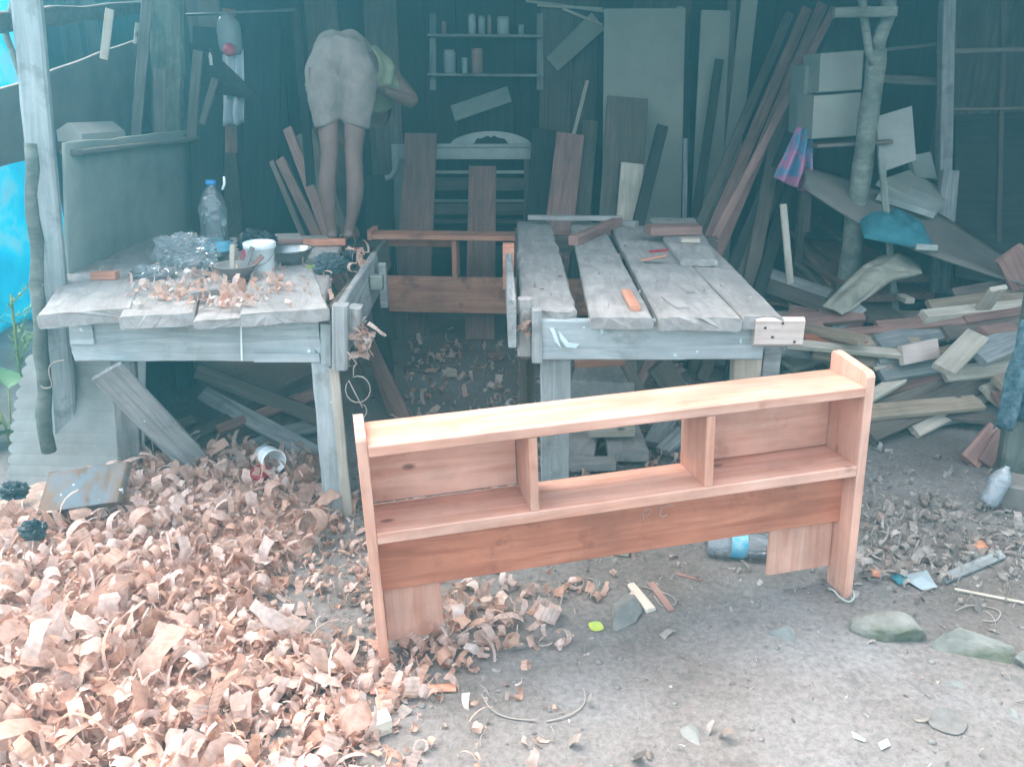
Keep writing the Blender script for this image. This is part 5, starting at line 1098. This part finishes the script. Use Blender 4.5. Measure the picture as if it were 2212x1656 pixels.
# ================================================================== shavings
def shaving_mat(name, cols, stripe=.13):
    m, t, b = _mat(name); out = t.nodes['Material Output']
    g = t.nodes.new('ShaderNodeNewGeometry'); r = _ramp(t, [(i / (len(cols) - 1), c) for i, c in enumerate(cols)]); t.links.new(g.outputs['Random Per Island'], r.inputs[0])
    uv = t.nodes.new('ShaderNodeTexCoord'); sp = t.nodes.new('ShaderNodeSeparateXYZ'); t.links.new(uv.outputs['UV'], sp.inputs[0])
    s = _n(t, 'ShaderNodeMath', operation='SINE'); mu = _n(t, 'ShaderNodeMath', operation='MULTIPLY'); mu.inputs[1].default_value = 1.0; t.links.new(sp.outputs['X'], mu.inputs[0]); t.links.new(mu.outputs[0], s.inputs[0])
    mr = _n(t, 'ShaderNodeMapRange'); mr.inputs['From Min'].default_value = -1; mr.inputs['To Min'].default_value = 1 - stripe; mr.inputs['To Max'].default_value = 1.05; t.links.new(s.outputs[0], mr.inputs['Value'])
    nz = _n(t, 'ShaderNodeTexNoise', Scale=60.0, Detail=3.0); tc2 = uv; t.links.new(uv.outputs['Object'], nz.inputs['Vector'])
    r2 = _ramp(t, [(.3, (.75, .72, .70)), (.7, (1.08, 1.08, 1.08))]); t.links.new(nz.outputs['Fac'], r2.inputs[0])
    hs = t.nodes.new('ShaderNodeHueSaturation'); t.links.new(r.outputs[0], hs.inputs['Color']); t.links.new(mr.outputs[0], hs.inputs['Value'])
    col = _mix(t, 1.0, hs.outputs[0], r2.outputs[0], 'MULTIPLY')
    t.links.new(col, b.inputs['Base Color']); b.inputs['Roughness'].default_value = .6; b.inputs['Specular IOR Level'].default_value = .25
    tl = t.nodes.new('ShaderNodeBsdfTranslucent'); t.links.new(col, tl.inputs[0]); mx = _n(t, 'ShaderNodeMixShader'); mx.inputs[0].default_value = .34
    t.links.new(b.outputs[0], mx.inputs[1]); t.links.new(tl.outputs[0], mx.inputs[2]); t.links.new(mx.outputs[0], out.inputs[0]); return m
PINKS = [(.52, .27, .19), (.68, .43, .335), (.75, .52, .43), (.80, .60, .525), (.68, .39, .275), (.78, .54, .44), (.86, .71, .645), (.72, .49, .41), (.62, .34, .24), (.81, .62, .53)]
M_SHAV = shaving_mat('wood_shavings', PINKS); M_SHAVB = shaving_mat('brightened_bench_shavings', [tuple(min(.9, x * 1.15) for x in c) for c in PINKS]); M_SHAVG = shaving_mat('old_shavings', [(.30, .235, .20), (.45, .375, .33), (.56, .49, .445), (.37, .26, .21), (.64, .575, .53)], .15)  # bench copy has its colour brightened to make up for the shade there
def curl_arrays(rng, r, wd, turn, seg, flat=0.0):
    """a ribbon rolled through `turn` radians; returns verts (2*(seg+1), 3) about its middle, and lengthwise coordinate"""
    th = np.linspace(0, turn, seg + 1); k = rng.uniform(-.12, .22); rr = r * (1 + k * th)
    x = rr * np.cos(th); z = rr * np.sin(th); hel = rng.uniform(-.6, .6) * wd * th / max(turn, .1)
    taper = 1 - rng.uniform(0, .6) * (th / turn) ** 2
    e0 = rng.uniform(-.12, .12, seg + 1) * wd; e1 = rng.uniform(-.12, .12, seg + 1) * wd
    a = np.stack([x, hel - wd / 2 * taper + e0, z], 1); b = np.stack([x, hel + wd / 2 * taper + e1, z], 1)
    tw = rng.uniform(-.5, .5) * (th - turn / 2) / max(turn, 1)
    b[:, 2] += tw * wd; v = np.concatenate([a, b]); v -= v.mean(0)
    return v, rr * th
def rand_rot(rng, up=.5):
    """lying ribbons: roll axis mostly level"""
    a, b, c = rng.uniform(0, 6.283), rng.normal(0, up), rng.uniform(0, 6.283)
    Rz = lambda t: np.array([[math.cos(t), -math.sin(t), 0], [math.sin(t), math.cos(t), 0], [0, 0, 1]])
    Rx = lambda t: np.array([[1, 0, 0], [0, math.cos(t), -math.sin(t)], [0, math.sin(t), math.cos(t)]])
    Ry = lambda t: np.array([[math.cos(t), 0, math.sin(t)], [0, 1, 0], [-math.sin(t), 0, math.cos(t)]])
    return Rz(a) @ Rx(b) @ Ry(c)
def ribbons(name, spots, mat, label, rng, size, parent=None, extra=None, up=.5, kinds=(.35, .4, .25)):
    """spots: list of (x, y, z, scale); one object of loose ribbons"""
    VV, FF, UU = [], [], []; off = 0
    for (x, y, z, s) in spots:
        q = rng.random()
        if q < kinds[0]: r, wd, turn = rng.uniform(.012, .028), rng.uniform(.018, .046), rng.uniform(3.0, 6.5)        # curls
        elif q < kinds[0] + kinds[1]: r, wd, turn = rng.uniform(.025, .085), rng.uniform(.016, .050), rng.uniform(.5, 1.9)   # bent flakes
        else: r, wd, turn = rng.uniform(.02, .05), rng.uniform(.003, .009), rng.uniform(1.0, 4.5)                        # threads
        seg = int(4 + turn * 1.6); v, l = curl_arrays(rng, r * s * size, wd * s * size, turn, seg)
        v = v @ rand_rot(rng, up).T; lo = v[:, 2].min(); v += np.array([x, y, z - lo * rng.uniform(.35, .95)])
        n = seg + 1; i = np.arange(seg); f = np.stack([i, i + 1, n + i + 1, n + i], 1) + off
        fr = rng.uniform(250, 700) if rng.random() < .4 else 0.0
        u_ = np.stack([l * fr if q < .75 else l * 0, l * 0], 1); uvv = np.concatenate([u_, u_]); UU.append(uvv[(f - off).ravel()])
        VV.append(v); FF.append(f); off += len(v)
    VV = np.concatenate(VV); FF = np.concatenate(FF); UU = np.concatenate(UU)
    me = bpy.data.meshes.new(name); me.vertices.add(len(VV)); me.vertices.foreach_set('co', VV.ravel()); nf = len(FF)
    me.loops.add(nf * 4); me.loops.foreach_set('vertex_index', FF.ravel().astype(np.int32)); me.polygons.add(nf)
    me.polygons.foreach_set('loop_start', np.arange(nf, dtype=np.int32) * 4); me.polygons.foreach_set('loop_total', np.full(nf, 4, np.int32))
    me.update(calc_edges=True); uvl = me.uv_layers.new(name='UVMap'); uvl.data.foreach_set('uv', UU.ravel())
    me.polygons.foreach_set('use_smooth', [True] * nf); me.materials.append(mat); me.validate()
    o = bpy.data.objects.new(name, me); COL.objects.link(o)
    return put(tag(o, label, None, None, 'stuff'), parent)
rng = np.random.default_rng(11)
def mound(x, y):
    return max(.0, .125 * math.exp(-((x + 1.22) / .50) ** 2 - ((y - 2.90) / .34) ** 2) + .055 * math.exp(-((x + 1.35) / .60) ** 2 - ((y - 2.15) / .55) ** 2) + .03 * math.exp(-((x + .85) / .25) ** 2 - ((y - 2.7) / .3) ** 2))
def right_edge(y):
    return -.72 + .10 * math.sin(y * 5) + (.30 * smooth(2.3, 1.85, y) if y < 2.3 else 0) + (-.05 if y > 2.6 else 0)
# the heap itself, earth covered in packed shavings
hx = np.arange(-2.3, -.30, .035); hy = np.arange(1.0, 3.25, .035)
hv = []
for y in hy:
    for x in hx:
        m_ = mound(x, y) * (1 - smooth(right_edge(y) - .12, right_edge(y) + .05, x)); hv.append((x, y, gz(x, y) + (m_ + .012 * noise.noise((x * 11, y * 11, 0)) * (1 if m_ > .02 else .2) if m_ > .012 else -.02)))
hn = len(hx); hfc = [(j * hn + i, j * hn + i + 1, (j + 1) * hn + i + 1, (j + 1) * hn + i) for j in range(len(hy) - 1) for i in range(hn - 1)]
M_HEAP = plain('packed_shavings', (.58, .385, .30), .9, (.34, .20, .15), 45, bump=.8, rnd=False)
tag(mesh('shavings_bed', hv, hfc, M_HEAP, None, None, True), 'packed bed of reddish shavings under the loose curls', None, None, 'stuff')
spots = []
while len(spots) < 10500:
    x, y = rng.uniform(-2.25, .15), rng.uniform(1.05, 3.18); d = x - right_edge(y)
    if y > 2.95 and not (-1.5 < x < -.75): continue
    if x < -1.75 and y > 2.75: continue
    dens = 1.0 if d < -.08 else math.exp(-(d + .08) / .16)
    if rng.random() > dens: continue
    layer = rng.random() ** 1.5 * .030 * (1 if d < -.1 else .25)
    spots.append((x, y, gz(x, y) + mound(x, y) * (1 if d < 0 else 0) + layer, float(np.clip(math.exp(rng.normal(-.28, .45)), .25, 1.9)) * (1.0 if d < 0 else .75)))
ribbons('wood_shavings', spots, M_SHAV, 'heap of curled pink wood shavings filling the left foreground', rng, .80, up=.42, kinds=(.26, .52, .22))
# loose shavings round the feet of the headboard
sp2 = []
for (u, v, su, sv, n, s) in ((1010, 1345, 60, 40, 70, 1.15), (950, 1410, 50, 25, 26, 1.0), (1100, 1290, 60, 22, 26, .9), (790, 1240, 70, 60, 120, .75), (830, 1440, 60, 40, 60, .8), (1160, 1370, 40, 25, 14, .9), (1240, 1275, 60, 20, 22, .7), (720, 1560, 70, 50, 70, .9), (860, 1500, 60, 20, 12, .9)):
    for _ in range(n):
        p = GG(u + rng.normal() * su, v + rng.normal() * sv); sp2.append((p.x, p.y, p.z + .002 + .010 * rng.random(), s * rng.uniform(.6, 1.2)))
ribbons('loose_shavings', sp2, M_SHAV, 'loose curled shavings scattered round the left foot of the headboard', rng, .95)
# litter of chips and slivers over the yard
sp3 = []
while len(sp3) < 4200:
    x, y = rng.uniform(-.7, 2.4), rng.uniform(1.15, 3.4); w_ = .13 + .87 * smooth(1.0, 1.7, x) * smooth(2.0, 2.3, y) * (1 - smooth(2.9, 3.3, y)) + .35 * smooth(2.0, 2.5, y)
    if rng.random() < w_: sp3.append((x, y, gz(x, y) + .001, float(np.clip(math.exp(rng.normal(-1.35, .5)), .08, .75))))
ribbons('yard_litter', sp3, M_SHAVG, 'pale chips and slivers scattered over the earth', rng, .9, up=.12, kinds=(.04, .46, .50))
sp4 = []
for _ in range(420):
    p = GG(rng.uniform(1860, 2230), rng.uniform(1090, 1260)); sp4.append((p.x, p.y, p.z + .004 + .012 * rng.random(), rng.uniform(.3, .85)))
ribbons('litter_heap', sp4, M_SHAVG, 'thicker pale litter right of the headboard', rng, .9, up=.3, kinds=(.12, .53, .35))
sp5 = []
for _ in range(900):
    x, y = rng.uniform(-.62, 1.0), rng.uniform(2.9, 5.0); sp5.append((x, y, gz(x, y) + .02 * rng.random(), rng.uniform(.5, 1.0)))
ribbons('floor_shavings', sp5, M_SHAV, 'shavings on the dark floor between the benches', rng, .9)
sp6 = []
for _ in range(230):
    p = G(rng.normal(450, 85), rng.normal(632, 26), ZT); k = .3 + .65 * rng.random() ** 1.5
    if p.y < 2.80: p.y = 2.80
    sp6.append((p.x, p.y, ZT + .003 + .010 * rng.random(), k))
for _ in range(60):
    p = G(rng.uniform(330, 760), rng.uniform(555, 650), ZT); sp6.append((p.x, max(2.8, p.y), ZT + .003, .3 + .4 * rng.random()))
for _ in range(26):
    p = G(rng.normal(770, 10), rng.normal(570, 10), ZT); sp6.append((p.x, p.y, ZT + .01 + .03 * rng.random(), .5 + .5 * rng.random()))
ribbons('bench_shavings', sp6, M_SHAVB, 'pink shavings heaped on top of the left bench', rng, .92, up=.3, kinds=(.2, .55, .25))
sp7 = []
for _ in range(40):
    p = D(785 + rng.normal() * 10, 740 + rng.normal() * 22, 2.80); sp7.append((p.x, p.y, p.z, .7 + .4 * rng.random()))
ribbons('caught_shavings', sp7, M_SHAV, None, rng, .8, lb)
sp8 = [(p.x, p.y, p.z, .8) for p in [D(1133 + rng.normal() * 8, 715 + rng.normal() * 10, 2.73) for _ in range(12)]]
ribbons('caught_shavings', sp8, M_SHAV, None, rng, .7, rb)
sp9 = [(p.x, p.y, p.z, rng.uniform(.3, .7)) for p in [G(rng.uniform(1150, 1560), rng.uniform(500, 670), ZT + .006) for _ in range(36)]]
ribbons('bench_litter', sp9, M_SHAVG, 'few pale slivers on the right bench', rng, .6, up=.1)
# single shavings one can pick out
GS = 'big single shavings on the earth'
for k, (u, v, r, wd, turn, rot) in enumerate(((1010, 1330, .035, .04, 2.2, .4), (1050, 1290, .05, .03, 2.4, 1.2), (985, 1400, .09, .022, 1.2, .9), (1000, 1395, .05, .045, 1.0, 2.2), (690, 1280, .05, .05, 1.6, .5), (1110, 1270, .03, .03, 2.6, 1.0), (940, 1300, .03, .03, 3.3, .2), (1060, 1350, .028, .035, 3.6, 2.0), (760, 1305, .025, .018, 8.0, .3), (640, 1370, .05, .06, 1.6, 1.4), (740, 1420, .04, .06, 1.8, .2), (600, 1400, .03, .05, 3.0, 1.9))):
    v_, l = curl_arrays(rng, r * .8, wd * .8, turn, 16); n = 17; p = GG(u, v)
    Mx = Matrix.Rotation(rot, 4, 'Z') @ Matrix.Rotation(.5 * math.sin(k * 3), 4, 'X') @ Matrix.Rotation(k * 1.3, 4, 'Y')
    vv = [Mx @ V(q) for q in v_]; lo = min(q.z for q in vv)
    me_o = mesh('wood_shaving', vv, [(i, i + 1, n + i + 1, n + i) for i in range(16)], M_SHAV, None, Matrix.Translation(V((p.x, p.y, p.z - lo + .002 + (mound(p.x, p.y) + .01 if p.x < right_edge(p.y) else 0)))), True)
    tag(me_o, 'large curled pink shaving lying on the earth near the headboard left foot', 'shaving', GS)
o = board('bark_strip', GG(800, 1500) + V((0, 0, .012)), GG(985, 1492) + V((0, 0, .010)), .022, .006, M_FRESH2, (0, -.3, 1), None, wob=.006, warp=.05); tag(o, 'long flat pink strip of bark in front of the left headboard foot', 'strip')
# pebbles
bm = bmesh.new(); prnd = random.Random(5)
for _ in range(520):
    x, y = prnd.uniform(-.6, 2.2), prnd.uniform(1.15, 3.2); s = prnd.choice([.003, .004, .004, .005, .007, .010]) * prnd.uniform(.7, 1.3)
    r_ = bmesh.ops.create_icosphere(bm, subdivisions=1, radius=s)
    for v in r_['verts']: v.co = V((v.co.x * prnd.uniform(.8, 1.3), v.co.y, v.co.z * .6)) + V((x, y, gz(x, y) + s * .15))
me = bpy.data.meshes.new('pebbles'); bm.to_mesh(me); bm.free(); me.materials.append(plain('pebble', (.26, .225, .205), .9, (.15, .128, .115), 30, rnd=False)); me.polygons.foreach_set('use_smooth', [True] * len(me.polygons))
o = bpy.data.objects.new('pebbles', me); COL.objects.link(o); tag(o, 'small pebbles strewn over the earth', None, None, 'stuff')

# ================================================================== haze volume, stands in for lens veil and teal cast
m = bpy.data.materials.new('veil_haze'); m.use_nodes = True; t = m.node_tree; t.nodes.remove(t.nodes['Principled BSDF'])
pv = t.nodes.new('ShaderNodeVolumePrincipled'); pv.inputs['Color'].default_value = (.17, .62, .75, 1); pv.inputs['Density'].default_value = HAZE_D; pv.inputs['Anisotropy'].default_value = HAZE_G
t.links.new(pv.outputs[0], t.nodes['Material Output'].inputs['Volume'])
h0, h1 = V((-31, -31, -1.2)), V((31, 31, 3.2)); q = [(x, y, z) for z in (h0.z, h1.z) for y in (h0.y, h1.y) for x in (h0.x, h1.x)]
haze = mesh('haze', q, [(0, 2, 3, 1), (4, 5, 7, 6), (0, 1, 5, 4), (2, 6, 7, 3), (0, 4, 6, 2), (1, 3, 7, 5)], m); tag(haze, 'thin bluish haze standing in for lens veil', None, None, 'stuff')
